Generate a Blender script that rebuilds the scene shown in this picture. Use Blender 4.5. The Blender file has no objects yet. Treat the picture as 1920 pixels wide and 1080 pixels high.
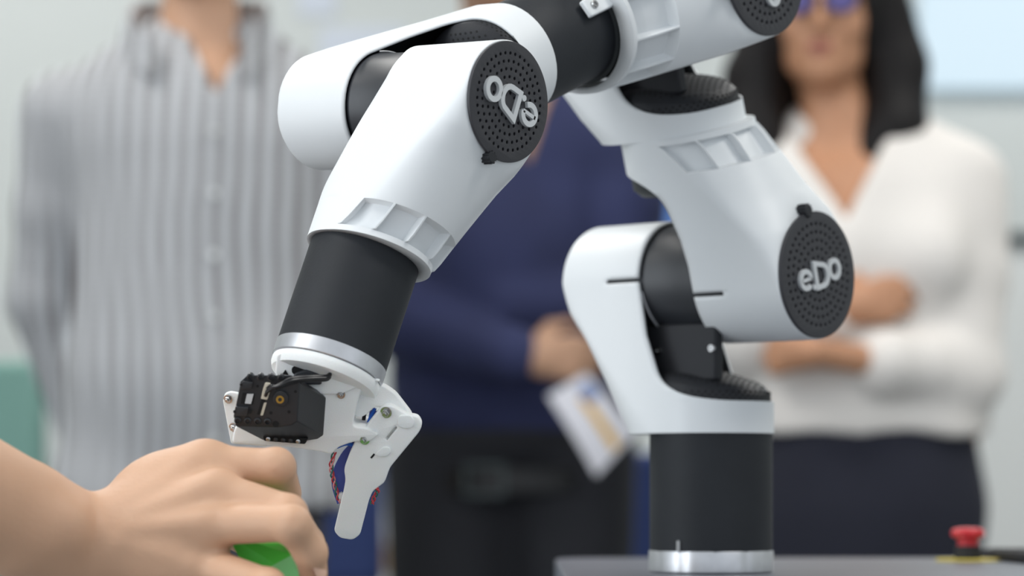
import bpy, bmesh, math, random
import numpy as np
from mathutils import Vector, Matrix, noise
random.seed(4)
sc = bpy.context.scene
COL = sc.collection
PI = math.pi

# ------------------------------------------------------------------ camera, world, lights, exposure
FPX = 5000.0            # focal length in pixels of the 1920 wide frame
CAMZ = 0.82
cam_d = bpy.data.cameras.new('camera')
cam = bpy.data.objects.new('camera', cam_d)
COL.objects.link(cam)
cam.location = (0, 0, CAMZ)
cam.rotation_euler = (PI / 2, 0, 0)
cam_d.sensor_width = 36.0
cam_d.lens = FPX / 1920 * 36.0
cam_d.shift_y = (900 - 540) / 1920.0
cam_d.clip_start = 0.05
cam_d.clip_end = 60
cam_d.dof.use_dof = True
cam_d.dof.focus_distance = 1.66
cam_d.dof.aperture_fstop = 4.3
sc.camera = cam

world = bpy.data.worlds.new('world')
sc.world = world
world.use_nodes = True
world.node_tree.nodes['Background'].inputs[0].default_value = (0.86, 0.93, 1.0, 1)
world.node_tree.nodes['Background'].inputs[1].default_value = 0.85

def area(name, loc, size, power, rot=(0, 0, 0), col=(1, 1, 1)):
    l = bpy.data.lights.new(name, 'AREA')
    l.shape = 'RECTANGLE'
    l.size, l.size_y = size
    l.energy = power
    l.color = col
    o = bpy.data.objects.new(name, l)
    COL.objects.link(o)
    o.location = loc
    o.rotation_euler = rot
    return o
# ceiling panels of the room (the lamps are just under the panels built further down)
PANELS = [(-1.3, 0.9), (-1.3, 3.1), (-1.3, 5.3), (1.5, 0.9), (1.5, 3.1), (1.5, 5.3)]
for px_, py_ in PANELS:
    area('ceiling_lamp', (px_, py_, 2.93), (1.2, 0.6), 24, col=(1.0, 0.985, 0.96))
# unseen cool area lamp at the room's left side; no window is built there
area('left_side_light', (-2.9, 0.2, 1.6), (2.6, 1.7), 50, rot=(0, -PI / 2, 0), col=(0.9, 0.96, 1.0))

sc.view_settings.view_transform = 'Standard'
sc.view_settings.look = 'None'
sc.view_settings.gamma = 1.0
sc.view_settings.use_curve_mapping = False
sc.view_settings.exposure = 0.0

# ------------------------------------------------------------------ helpers
def P(px, py, Y):
    return Vector(((px - 960) / FPX * Y, Y, CAMZ + (900 - py) / FPX * Y))

def srgb(r, g, b):
    def f(c):
        c /= 255.0
        return c / 12.92 if c <= 0.04045 else ((c + 0.055) / 1.055) ** 2.4
    return (f(r), f(g), f(b), 1)

def mat(name, col, rough=0.5, metal=0.0, bump=0.0, bscale=200, var=0.0, vscale=20, spec=0.5, sss=0.0, emit=0.0, coat=0.0, detail=2):
    m = bpy.data.materials.new(name)
    m.use_nodes = True
    nt = m.node_tree
    b = nt.nodes['Principled BSDF']
    c = srgb(*col)
    b.inputs['Base Color'].default_value = c
    b.inputs['Roughness'].default_value = rough
    b.inputs['Metallic'].default_value = metal
    b.inputs['Specular IOR Level'].default_value = spec
    if coat: b.inputs['Coat Weight'].default_value = coat
    if sss:
        b.inputs['Subsurface Weight'].default_value = sss
        b.inputs['Subsurface Radius'].default_value = (0.012, 0.005, 0.003)
        b.inputs['Subsurface Scale'].default_value = 0.6
    if emit:
        b.inputs['Emission Color'].default_value = c
        b.inputs['Emission Strength'].default_value = emit
    tc = nt.nodes.new('ShaderNodeTexCoord')
    if var:
        n = nt.nodes.new('ShaderNodeTexNoise')
        n.inputs['Scale'].default_value = vscale
        n.inputs['Detail'].default_value = 4
        nt.links.new(tc.outputs['Object'], n.inputs['Vector'])
        mr = nt.nodes.new('ShaderNodeMapRange')
        mr.inputs['From Min'].default_value = 0.3
        mr.inputs['From Max'].default_value = 0.7
        mr.inputs['To Min'].default_value = 1 - var
        mr.inputs['To Max'].default_value = 1 + var
        nt.links.new(n.outputs['Fac'], mr.inputs['Value'])
        hv = nt.nodes.new('ShaderNodeHueSaturation')
        hv.inputs['Color'].default_value = c
        nt.links.new(mr.outputs['Result'], hv.inputs['Value'])
        nt.links.new(hv.outputs['Color'], b.inputs['Base Color'])
    if bump:
        n = nt.nodes.new('ShaderNodeTexNoise')
        n.inputs['Scale'].default_value = bscale
        n.inputs['Detail'].default_value = detail
        nt.links.new(tc.outputs['Object'], n.inputs['Vector'])
        bp = nt.nodes.new('ShaderNodeBump')
        bp.inputs['Strength'].default_value = bump
        bp.inputs['Distance'].default_value = 0.001
        nt.links.new(n.outputs['Fac'], bp.inputs['Height'])
        nt.links.new(bp.outputs['Normal'], b.inputs['Normal'])
    return m

M = {}
M['shell'] = mat('white_plastic', (230, 233, 235), 0.38, var=0.012, vscale=8, spec=0.4)
M['shell2'] = M['shell']
M['inner'] = mat('dark_inner_plastic', (52, 56, 58), 0.6)
M['black'] = mat('black_plastic', (42, 43, 47), 0.55, spec=0.3, bump=0.15, bscale=900)
M['drum'] = mat('black_motor_plastic', (44, 46, 51), 0.40, var=0.15, vscale=30)
M['tube'] = mat('black_tube', (32, 35, 40), 0.6, spec=0.35, var=0.12, vscale=25, bump=0.1, bscale=600)
M['cap'] = mat('charcoal_cap', (50, 50, 55), 0.5, bump=0.1, bscale=900)
M['hole'] = mat('hole_black', (14, 14, 16), 0.8)
M['logo'] = mat('pale_grey_lettering', (205, 208, 210), 0.45)
M['alu'] = mat('brushed_aluminium', (205, 206, 210), 0.4, metal=0.9, var=0.1, vscale=60)
M['steel'] = mat('steel', (185, 185, 185), 0.25, metal=1.0)
M['nylon'] = mat('printed_white_nylon', (243, 244, 243), 0.65, bump=0.25, bscale=1800, sss=0.1)
M['servo'] = mat('servo_black', (40, 41, 44), 0.38, bump=0.1, bscale=1200)
M['brass'] = mat('brass', (205, 165, 80), 0.3, metal=1.0)
M['cream'] = mat('cream_connector', (205, 198, 180), 0.5)
M['cable'] = mat('black_cable', (25, 25, 28), 0.35)
M['red_wire'] = mat('red_wire', (200, 55, 65), 0.4)
M['green_wire'] = mat('green_wire', (30, 110, 100), 0.4)
M['pink_wire'] = mat('pink_wire', (235, 150, 150), 0.4)
M['blue_strap'] = mat('blue_plastic', (72, 84, 165), 0.4)
M['blue_wire'] = mat('blue_wire', (50, 110, 215), 0.35)

WL = {}    # world matrix of each object that was built
def link(o, parent=None, mw=None):
    COL.objects.link(o)
    mw = mw.copy() if mw is not None else Matrix()
    if parent is not None:
        o.parent = parent
        o.matrix_basis = WL[parent.name].inverted() @ mw
    else:
        o.matrix_basis = mw
    WL[o.name] = mw
    return o

def thing(name, label, cat, loc, rotz=0, group=None):
    o = bpy.data.objects.new(name, None)
    o.empty_display_size = 0.05
    link(o, None, Matrix.Translation(Vector(loc)) @ Matrix.Rotation(rotz, 4, 'Z'))
    o['label'] = label; o['category'] = cat
    if group: o['group'] = group
    return o

def mesh_from(name, verts, faces, smooth=30, merge=0.0, recalc=False):
    me = bpy.data.meshes.new(name)
    me.from_pydata([tuple(v) for v in verts], [], faces)
    if merge or recalc:
        bm = bmesh.new(); bm.from_mesh(me)
        if merge: bmesh.ops.remove_doubles(bm, verts=bm.verts, dist=merge)
        if recalc: bmesh.ops.recalc_face_normals(bm, faces=bm.faces)
        bm.to_mesh(me); bm.free()
    me.update()
    if smooth:
        me.shade_smooth()
        me.set_sharp_from_angle(angle=math.radians(smooth))
    return me

def obj(name, verts, faces, m, parent=None, mw=None, smooth=30, merge=0.0, recalc=True, bevel=0.0, seg=2):
    """verts in world coordinates unless mw is given (then local to mw); the origin goes to the parent's origin."""
    if mw is None:
        mw = WL[parent.name] if parent is not None else Matrix()
        inv = mw.inverted()
        verts = [inv @ Vector(v) for v in verts]
    me = mesh_from(name, verts, faces, smooth, merge, recalc)
    me.materials.append(M[m] if isinstance(m, str) else m)
    o = bpy.data.objects.new(name, me)
    link(o, parent, mw)
    if bevel:
        b = o.modifiers.new('bevel', 'BEVEL'); b.width = bevel; b.segments = seg; b.limit_method = 'ANGLE'; b.angle_limit = math.radians(35)
    return o

def shared(name, me, parent, mw):
    o = bpy.data.objects.new(name, me)
    return link(o, parent, mw)

def frame(c, z, x=None):
    """matrix with origin c and local z along z"""
    z = Vector(z).normalized()
    if x is None:
        x = Vector((0, 0, 1)).cross(z)
        if x.length < 1e-3: x = Vector((1, 0, 0))
    x = Vector(x); x = (x - z * x.dot(z)).normalized()
    y = z.cross(x)
    m = Matrix((x, y, z)).transposed().to_4x4()
    m.translation = Vector(c)
    return m

class Geo:
    """collects simple solids in one vertex list"""
    def __init__(s): s.v = []; s.f = []
    def add(s, v, f):
        n = len(s.v); s.v += [Vector(p) for p in v]; s.f += [tuple(i + n for i in q) for q in f]
    def box(s, c, d, mw=None):
        c = Vector(c)
        v = [c + Vector((sx * d[0] / 2, sy * d[1] / 2, sz * d[2] / 2)) for sx in (-1, 1) for sy in (-1, 1) for sz in (-1, 1)]
        if mw is not None: v = [mw @ p for p in v]
        s.add(v, [(0, 1, 3, 2), (4, 6, 7, 5), (0, 4, 5, 1), (2, 3, 7, 6), (0, 2, 6, 4), (1, 5, 7, 3)])
    def lathe(s, prof, n, mw):
        """prof: (r, z) list, closed with discs when r > 0 at the ends"""
        v = []; f = []
        for r, z in prof:
            for k in range(n):
                t = 2 * PI * k / n
                v.append(mw @ Vector((r * math.cos(t), r * math.sin(t), z)))
        for i in range(len(prof) - 1):
            for k in range(n):
                a = i * n + k; b = i * n + (k + 1) % n
                f.append((a, b, b + n, a + n))
        f.append(tuple(range(n - 1, -1, -1)))
        f.append(tuple(range((len(prof) - 1) * n, len(prof) * n)))
        s.add(v, f)
    def tube(s, pts, r, n=8, closed=False):
        pts = [Vector(p) for p in pts]
        v = []; f = []; m = len(pts)
        up = Vector((0.13, 0.2, 1)).normalized()
        for i, p in enumerate(pts):
            t = (pts[(i + 1) % m] - pts[i - 1]) if closed else (pts[min(i + 1, m - 1)] - pts[max(i - 1, 0)])
            t.normalize()
            x = up.cross(t)
            if x.length < 1e-4: x = Vector((1, 0, 0))
            x.normalize(); y = t.cross(x)
            rr = r[i] if isinstance(r, (list, tuple)) else r
            for k in range(n):
                a = 2 * PI * k / n
                v.append(p + (x * math.cos(a) + y * math.sin(a)) * rr)
        rng = m if closed else m - 1
        for i in range(rng):
            for k in range(n):
                a = i * n + k; b = i * n + (k + 1) % n
                c = ((i + 1) % m) * n
                f.append((a, b, c + (k + 1) % n, c + k))
        if not closed:
            f.append(tuple(range(n - 1, -1, -1))); f.append(tuple(range((m - 1) * n, m * n)))
        s.add(v, f)

def smooth_path(pts, n=6):
    pts = [Vector(p) for p in pts]
    out = []
    for i in range(len(pts) - 1):
        p0 = pts[max(i - 1, 0)]; p1 = pts[i]; p2 = pts[i + 1]; p3 = pts[min(i + 2, len(pts) - 1)]
        for k in range(n):
            t = k / n
            out.append(0.5 * ((2 * p1) + (p2 - p0) * t + (2 * p0 - 5 * p1 + 4 * p2 - p3) * t * t + (-p0 + 3 * p1 - 3 * p2 + p3) * t ** 3))
    out.append(pts[-1])
    return out

def curve_plate(name, loops, thick, bevel=0.0):
    """mesh of a flat plate with holes: loops of 2D points, first the outline; z from -thick to 0"""
    cu = bpy.data.curves.new(name, 'CURVE')
    cu.dimensions = '2D'; cu.fill_mode = 'BOTH'
    cu.extrude = max(thick / 2 - bevel, 1e-5); cu.bevel_depth = bevel; cu.bevel_resolution = 2; cu.offset = -bevel
    for lp in loops:
        sp = cu.splines.new('POLY')
        sp.points.add(len(lp) - 1)
        for p, q in zip(sp.points, lp): p.co = (q[0], q[1], 0, 1)
        sp.use_cyclic_u = True
    o = bpy.data.objects.new(name, cu)
    COL.objects.link(o)
    dg = bpy.context.evaluated_depsgraph_get()
    me = bpy.data.meshes.new_from_object(o.evaluated_get(dg))
    bpy.data.objects.remove(o); bpy.data.curves.remove(cu)
    me.transform(Matrix.Translation((0, 0, -thick / 2)))
    bm = bmesh.new(); bm.from_mesh(me)
    bmesh.ops.remove_doubles(bm, verts=bm.verts, dist=1e-6)
    bmesh.ops.recalc_face_normals(bm, faces=bm.faces)
    bm.to_mesh(me); bm.free()
    me.name = name
    me.shade_smooth(); me.set_sharp_from_angle(angle=math.radians(35))
    return me

def round_loop(pts, r, n=4):
    """2D polygon with its corners rounded"""
    out = []
    m = len(pts)
    for i in range(m):
        p = Vector(pts[i]).to_2d(); a = Vector(pts[i - 1]).to_2d(); b = Vector(pts[(i + 1) % m]).to_2d()
        da = (a - p); db = (b - p)
        rr = min(r, da.length * 0.45, db.length * 0.45)
        p1 = p + da.normalized() * rr; p2 = p + db.normalized() * rr
        for k in range(n + 1):
            t = k / n
            out.append((p1 * (1 - t) ** 2 + p * 2 * t * (1 - t) + p2 * t * t))
    return out
# ------------------------------------------------------------------ distance field modelling (bodies, clothes, hair)
class Field:
    def __init__(s, lo, hi, h):
        s.lo = np.array(lo, float); s.h = h
        s.n = np.ceil((np.array(hi) - s.lo) / h).astype(int) + 1
        s.F = np.full(tuple(s.n), 1.0, np.float32)
    def _sub(s, lo, hi):
        i0 = np.clip(np.floor((np.array(lo) - s.lo) / s.h).astype(int), 0, s.n)
        i1 = np.clip(np.ceil((np.array(hi) - s.lo) / s.h).astype(int) + 1, 0, s.n)
        if np.any(i1 <= i0): return None
        ax = [s.lo[k] + s.h * np.arange(i0[k], i1[k]) for k in range(3)]
        return tuple(slice(i0[k], i1[k]) for k in range(3)), ax[0][:, None, None], ax[1][None, :, None], ax[2][None, None, :]
    def _mix(s, sl, d, k, cut):
        f = s.F[sl]
        if cut:
            d = -d
            if k > 0:
                h = np.clip(0.5 - 0.5 * (d - f) / k, 0, 1)
                s.F[sl] = (d * (1 - h) + f * h + k * h * (1 - h)).astype(np.float32)
            else: s.F[sl] = np.maximum(f, d)
        else:
            if k > 0:
                h = np.clip(0.5 + 0.5 * (d - f) / k, 0, 1)
                s.F[sl] = (d * (1 - h) + f * h - k * h * (1 - h)).astype(np.float32)
            else: s.F[sl] = np.minimum(f, d)
    def cap(s, a, b, ra, rb=None, k=0.02, sy=1.0, cut=False):
        """tapered capsule; sy < 1 flattens it in y about its own axis"""
        rb = ra if rb is None else rb
        a = np.array(a, float); b = np.array(b, float)
        R = max(ra, rb) + k + 3 * s.h
        q = s._sub(np.minimum(a, b) - R, np.maximum(a, b) + R)
        if q is None: return
        sl, x, y, z = q
        d = b - a; L = max(float(d @ d), 1e-12)
        px, py, pz = x - a[0], y - a[1], z - a[2]
        t = np.clip((px * d[0] + py * d[1] + pz * d[2]) / L, 0, 1)
        qx, qy, qz = px - t * d[0], (py - t * d[1]) / sy, pz - t * d[2]
        r = ra + (rb - ra) * t
        dist = np.sqrt(qx * qx + qy * qy + qz * qz) - r
        if sy < 1: dist = dist * (sy + (1 - sy) * 0.4)
        s._mix(sl, dist, k, cut)
    def ell(s, c, r, k=0.02, cut=False, rx=0.0):
        c = np.array(c, float); r = np.array(r, float)
        R = max(r) + k + 3 * s.h
        q = s._sub(c - R, c + R)
        if q is None: return
        sl, x, y, z = q
        X, Y, Z = x - c[0], y - c[1], z - c[2]
        if rx:
            ca, sa = math.cos(rx), math.sin(rx)
            Y, Z = Y * ca + Z * sa, -Y * sa + Z * ca
        k0 = np.sqrt((X / r[0]) ** 2 + (Y / r[1]) ** 2 + (Z / r[2]) ** 2)
        k1 = np.sqrt((X / r[0] ** 2) ** 2 + (Y / r[1] ** 2) ** 2 + (Z / r[2] ** 2) ** 2) + 1e-9
        s._mix(sl, k0 * (k0 - 1) / k1, k, cut)
    def half(s, p, n, k=0.004):
        """keep only the side of the plane the normal points away from"""
        sl, x, y, z = s._sub(s.lo, s.lo + s.h * (s.n - 1))
        n = np.array(n, float); n /= np.linalg.norm(n)
        d = (x - p[0]) * n[0] + (y - p[1]) * n[1] + (z - p[2]) * n[2]
        s._mix(sl, -d, k, True)
    def wedge(s, p, zdown, wtop, ztop, ydir=-1):
        """cut a V opening in the front: tip at p, widening to wtop at ztop"""
        sl, x, y, z = s._sub((p[0] - wtop - .02, -.5, p[2]), (p[0] + wtop + .02, p[1] + .02, ztop + .08))
        wz = np.clip((z - p[2]) / (ztop - p[2]), 0, 1.2) * wtop
        d = np.maximum(np.abs(x - p[0]) - wz, (y - p[1])) + 0 * z
        s._mix(sl, d, 0.003, True)
    def fold(s, amp, sc3, seed=0):
        """cloth folds: push the surface in and out with stretched noise"""
        sl, x, y, z = s._sub(s.lo, s.lo + s.h * (s.n - 1))
        rnd = np.random.RandomState(seed)
        tot = 0
        for i in range(7):
            kv = rnd.normal(size=3) * np.array(sc3)
            ph = rnd.uniform(0, 6.28)
            tot = tot + np.sin(x * kv[0] + y * kv[1] + z * kv[2] + ph)
        s.F += (amp * tot / 3.0).astype(np.float32)
    def mesh(s):
        F = s.F; s_ = F < 0
        F = np.pad(F, 1, constant_values=1.0); s_ = F < 0
        nx, ny, nz = F.shape
        c = np.zeros((nx - 1, ny - 1, nz - 1), np.int8)
        for dx in (0, 1):
            for dy in (0, 1):
                for dz in (0, 1):
                    c += s_[dx:nx - 1 + dx, dy:ny - 1 + dy, dz:nz - 1 + dz]
        act = (c > 0) & (c < 8)
        idx = np.argwhere(act)
        ids = np.full(act.shape, -1, np.int64)
        ids[act] = np.arange(len(idx))
        acc = np.zeros((len(idx), 3)); cnt = np.zeros(len(idx))
        I, J, K = idx.T
        for ax in range(3):
            for o1 in (0, 1):
                for o2 in (0, 1):
                    o = [0, 0, 0]; ot = [k for k in range(3) if k != ax]
                    o[ot[0]] = o1; o[ot[1]] = o2
                    e = list(o); e[ax] = 1
                    f0 = F[I + o[0], J + o[1], K + o[2]]; f1 = F[I + e[0], J + e[1], K + e[2]]
                    m = (f0 < 0) != (f1 < 0)
                    t = np.where(m, f0 / np.where(np.abs(f0 - f1) < 1e-12, 1, f0 - f1), 0)
                    p = np.tile(np.array(o, float), (len(idx), 1)); p[:, ax] += t
                    acc += p * m[:, None]; cnt += m
        V = (idx + acc / cnt[:, None] - 1) * s.h + s.lo
        quads = []
        for ax in range(3):
            sh = [slice(1, -1)] * 3
            a0 = [slice(1, -1)] * 3; a0[ax] = slice(0, -1)
            a1 = [slice(1, -1)] * 3; a1[ax] = slice(1, None)
            A = s_[tuple(a0)]; B = s_[tuple(a1)]
            e = np.argwhere(A != B)
            if not len(e): continue
            sgn = A[tuple(e.T)]
            g = e.copy()
            ot = [k for k in range(3) if k != ax]
            g[:, ot[0]] += 1; g[:, ot[1]] += 1
            u, v = ot
            def cid(du, dv):
                q = g.copy(); q[:, u] += du; q[:, v] += dv
                return ids[tuple(q.T)]
            q = np.stack([cid(-1, -1), cid(0, -1), cid(0, 0), cid(-1, 0)], 1)
            flip = sgn if ax != 1 else ~sgn
            q[~flip] = q[~flip][:, ::-1]
            quads.append(q)
        Q = np.concatenate(quads)
        return V, Q

def field_obj(name, fld, m, parent, mw=None, smooth_it=2):
    V, Q = fld.mesh()
    me = bpy.data.meshes.new(name)
    me.vertices.add(len(V)); me.vertices.foreach_set('co', V.astype(np.float32).ravel())
    me.loops.add(len(Q) * 4); me.loops.foreach_set('vertex_index', Q.astype(np.int32).ravel())
    me.polygons.add(len(Q)); me.polygons.foreach_set('loop_start', np.arange(0, len(Q) * 4, 4, dtype=np.int32))
    me.update(calc_edges=True); me.validate()
    if smooth_it:
        bm = bmesh.new(); bm.from_mesh(me)
        for _ in range(smooth_it): bmesh.ops.smooth_vert(bm, verts=bm.verts, factor=0.5, use_axis_x=True, use_axis_y=True, use_axis_z=True)
        bm.to_mesh(me); bm.free()
    me.shade_smooth()
    me.materials.append(M[m] if isinstance(m, str) else m)
    o = bpy.data.objects.new(name, me)
    return link(o, parent, mw if mw is not None else (WL[parent.name] if parent else Matrix()))
# ------------------------------------------------------------------ the robot arm
LUG = (.164, 24)
S = 0.68
CAMV = Vector((0, 0, CAMZ))
def RW(p): return CAMV + Vector(p) * S
C2 = Vector((0.2089, 2.80, 0.2086))
yaw = math.radians(41.7)
A1X = Vector((math.cos(yaw), -math.sin(yaw), 0))
PX = Vector((math.sin(yaw), math.cos(yaw), 0))
th = math.radians(17.0)
U2 = Vector((0, 0, 1)) * math.cos(th) - PX * math.sin(th)
C3 = C2 + U2 * 0.31
C5 = Vector((-0.0900, 2.465, 0.3450))
U4 = (C5 - C3).normalized()
A5X = Vector((0.771, -0.636, -0.045)); A5X = (A5X - U4 * A5X.dot(U4)).normalized()
psi = math.radians(22.5)
p5 = Vector((A5X.y * -1, A5X.x, 0)).normalized()
U6 = Vector((0, 0, -math.cos(psi))) - p5 * math.sin(psi)
U6 = (U6 - A5X * U6.dot(A5X)).normalized()
TABLE_Z = RW((0, 0, -0.0968)).z
RR = 0.066

robot = thing('robot', 'white and black jointed robot arm with perforated round caps and a small white gripper', 'robot',
              RW((C2.x, C2.y, -0.0968)))

def interp(x, pts):
    if x <= pts[0][0]: return pts[0][1]
    for (x0, y0), (x1, y1) in zip(pts, pts[1:]):
        if x <= x1: return y0 + (y1 - y0) * (x - x0) / (x1 - x0)
    return pts[-1][1]

CELLS = [(3, 37), (39.5, 70), (72.5, 107.5), (110, 140.5), (143, 177)]

def shell(C, a, Vd, side, k, e, pockets, slot, bins=None, pk=(.036, .007)):
    """white half shell round one side of a joint drum, running down into the ring round the column"""
    a = Vector(a).normalized(); Vd = Vector(Vd).normalized()
    w = Vd.cross(a).normalized()
    if (w.dot(-C)) < 0: w = -w
    isA = side < 0
    if isA:
        D = 0.155; r0 = 0.012
        bin_pts = [(-RR, .045), (0, .045), (.063, .034), (.092, .022)]; vf0, vf1 = .092, .127
        bo = [(0, D), (.03, .149), (.068, .134), (.12, .110), (e - .001, .092), (e, .092)]
        cb = [(0, r0), (.068, .03), (e, .066)]
    else:
        D = 0.1335; r0 = 0.0015
        bin_pts = bins or [(-RR, .022), (-.03, .026), (.03, .026), (.06, .022), (.082, .015)]; vf0 = bin_pts[-1][0]; vf1 = vf0 + (.046 if bins is None else .067)
        bo = [(0, D), (RR * .92, D), (e - .008, .084), (e - .0065, .078), (e, .078)]
        cb = [(0, .003), (.066, .034), (e, .070)]
    slot_b = (.030 if not isA else .045, .064 if not isA else .088)
    lv = [-RR * math.sin(math.radians(t)) for t in (90, 86, 82, 77, 71, 65, 58, 51, 44, 37, 30, 24, 18, 12, 6)]
    lv += [-.0022, .0022, .006, .011, .017, .023, .03, .037, .044, .051, .058]
    v0 = max(vf0, .058)
    for i in range(1, 23):
        s_ = math.sin(PI / 2 * i / 22)
        lv.append(v0 + (vf1 - v0) * s_)
    pk0, pk1 = max(e - pk[0], vf1 + .0), e - pk[1]
    if pockets: pk0 = e - pk[0]
    if pockets:
        lv = [v for v in lv if abs(v - pk0) > .001 and abs(v - pk1) > .001]
        lv += [pk0 - .0006, pk0 + .0006, pk0 + .01, pk0 + .02, pk1 - .0006, pk1 + .0006]
    lv += [vf1 + .003, e - .004, e - .0015, e]
    lv = sorted(set(round(v, 6) for v in lv))
    lv = [v for v in lv if v <= e + 1e-9]
    # path angles of the corner, every 3 degrees plus the pocket edges
    Ts = sorted(set([float(t) for t in range(0, 181, 3)] + ([c + d for cl in CELLS for c in cl for d in (-.5, .5)] if pockets else [])))
    n0, n1, n2 = 12, 7, 8
    rows = []
    for V in lv:
        W = RR if V >= 0 else math.sqrt(max(RR * RR - V * V, 0))
        if V <= vf0: bi = interp(V, bin_pts)
        elif V >= vf1 - 1e-6: bi = -RR
        else:
            s_ = (V - vf0) / (vf1 - vf0)
            b1 = bin_pts[-1][1]
            sl0 = (bin_pts[-1][1] - bin_pts[-2][1]) / (bin_pts[-1][0] - bin_pts[-2][0])
            lin = b1 + sl0 * (V - vf0)
            bi = max(lin - (lin + RR) * (1 - math.sqrt(max(0, 1 - s_ ** 3.0))), -RR)
        bout = interp(V, bo); c_b = interp(V, cb)
        if V < 0:
            fl = math.sqrt(max((RR - r0) ** 2 - V * V, 0)); c_b = r0
            if abs(V) > RR - r0:
                q = (abs(V) - (RR - r0)) / r0
                bout = bout - r0 + r0 * math.sqrt(max(0, 1 - q * q)); c_b = r0 * math.sqrt(max(0, 1 - q * q))
        else:
            fl = math.sqrt(max((RR - r0) ** 2 - V * V, 0)) if (not isA or V < RR) else 0
        fl = min(fl, W)
        cw = W - fl
        path = []
        def wat(b): return math.sqrt(max(W * W - b * b, 0)) if b < 0 else W
        # circle part (b < 0), straight part, then the rounded outer end, then mirrored
        bl = min(bi, 0) if bi < 0 else bi
        half = []
        t0 = math.asin(max(-1, min(1, -bi / RR))) if bi < 0 else 0
        for i in range(n0):
            t = t0 * (1 - i / n0)
            b = -RR * math.sin(t) if bi < 0 else bi
            half.append((b, wat(b) if bi < 0 else W))
        bs = max(bi, 0); be = bout - c_b
        sb = min(max(slot_b[1], bs), be)
        for i in range(n1): b = bs + (sb - bs) * i / n1; half.append((b, W))
        for i in range(n2): b = sb + (be - sb) * i / n2; half.append((b, W))
        full = list(half)
        tc_ = []
        for T in Ts:
            tt = math.radians(T if T <= 90 else 180 - T)
            sgn = 1 if T <= 90 else -1
            b = be + c_b * math.sin(tt)
            ww = (fl + cw * math.cos(tt)) * sgn
            if pockets and pk0 - 1e-9 < V < pk1 + 1e-9 and V > pk0 and V < pk1:
                for c0, c1 in CELLS:
                    if c0 < T < c1:
                        g = (V - pk0) / (pk1 - pk0)
                        dep = .0075 + .004 * g
                        rr_ = math.hypot(b, ww)
                        f_ = min(rr_, max(rr_ - .012, .0626)) / rr_
                        b *= f_; ww *= f_
                        if rr_ * f_ > RR * 1.0 and g > .5: pass
            if T == 90 and fl > 0: full.append((b, fl)); full.append((b, 0.0)); full.append((b, -fl))
            elif T == 90: full.append((b, 0.0)); full.append((b, 0.0)); full.append((b, 0.0))
            else: full.append((b, ww))
        full += [(b, -x) for b, x in reversed(half)]
        rows.append(full)
    npth = len(rows[0])
    verts = []; faces = []
    for V, row in zip(lv, rows):
        for b, ww in row:
            verts.append(RW(C + (Vd * V + a * (side * b) + w * ww) * k))
    # a lip that closes the ring's end inwards
    rr_in = .0605
    base = len(lv) - 1
    last = rows[-1]
    for b, ww in last:
        t = math.atan2(ww, b)
        verts.append(RW(C + (Vd * e + a * (side * rr_in * math.cos(t)) + w * rr_in * math.sin(t)) * k))
    nr = len(lv) + 1
    for i in range(nr - 1):
        for j in range(npth - 1):
            if slot and i < len(lv) - 1 and lv[i] >= -.00225 and lv[i + 1] <= .00225:
                bm_ = (rows[i][j][0] + rows[i][j + 1][0]) / 2
                if j < n0 + n1 and bm_ < slot_b[1]: continue
            faces.append((i * npth + j, i * npth + j + 1, (i + 1) * npth + j + 1, (i + 1) * npth + j))
    inv = WL[robot.name].inverted()
    me = bpy.data.meshes.new('shell')
    me.from_pydata([inv @ v for v in verts], [], faces)
    bm = bmesh.new(); bm.from_mesh(me)
    bmesh.ops.remove_doubles(bm, verts=bm.verts, dist=2e-5)
    bmesh.ops.dissolve_degenerate(bm, edges=bm.edges, dist=1e-5)
    bmesh.ops.recalc_face_normals(bm, faces=bm.faces)
    cen = inv @ RW(C + (Vd * .04 + a * (side * .05)) * k)
    tot = sum(f.normal.dot(f.calc_center_median() - cen) * f.calc_area() for f in bm.faces)
    if tot < 0: bmesh.ops.reverse_faces(bm, faces=bm.faces)
    bm.to_mesh(me); bm.free()
    me.shade_smooth(); me.set_sharp_from_angle(angle=math.radians(28))
    me.materials.append(M['shell']); me.materials.append(M['inner'])
    o = bpy.data.objects.new('joint_shell', me)
    link(o, robot, WL[robot.name])
    sm = o.modifiers.new('solid', 'SOLIDIFY'); sm.thickness = .0030 * S * k; sm.offset = -1; sm.material_offset = 1 if isA else 0; sm.material_offset_rim = 0
    return o, w

def lathe_part(name, c, ax, prof, m, parent, n=64, smooth=30):
    g = Geo(); mw = frame(RW(c), ax)
    g.lathe([(r * S, z * S) for r, z in prof], n, mw)
    return obj(name, g.v, g.f, m, parent, smooth=smooth)

# cap with real perforations, shared by every joint
RC = .0645
def circle(cx, cy, r, n, ph=0): return [(cx + r * math.cos(ph + 2 * PI * i / n), cy + r * math.sin(ph + 2 * PI * i / n)) for i in range(n)]
loops = [circle(0, 0, RC * S, 96)]
for fr, cnt in ((.80, 40), (.67, 33), (.54, 27), (.41, 20), (.28, 14), (.15, 7)):
    for i in range(cnt):
        t = 2 * PI * (i + fr * 3.3) / cnt
        loops.append(circle(RC * fr * math.cos(t) * S, RC * fr * math.sin(t) * S,   .0019 * S, 7, t))
cap_me = curve_plate('joint_cap', loops, .0035 * S, .0006 * S)
cap_me.materials.append(M['cap'])
g = Geo(); g.lathe([(.0615 * S, -.0052 * S), (.0615 * S, -.0036 * S)], 48, Matrix())
capback_me = mesh_from('cap_backing', g.v, g.f); capback_me.materials.append(M['hole'])

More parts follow.
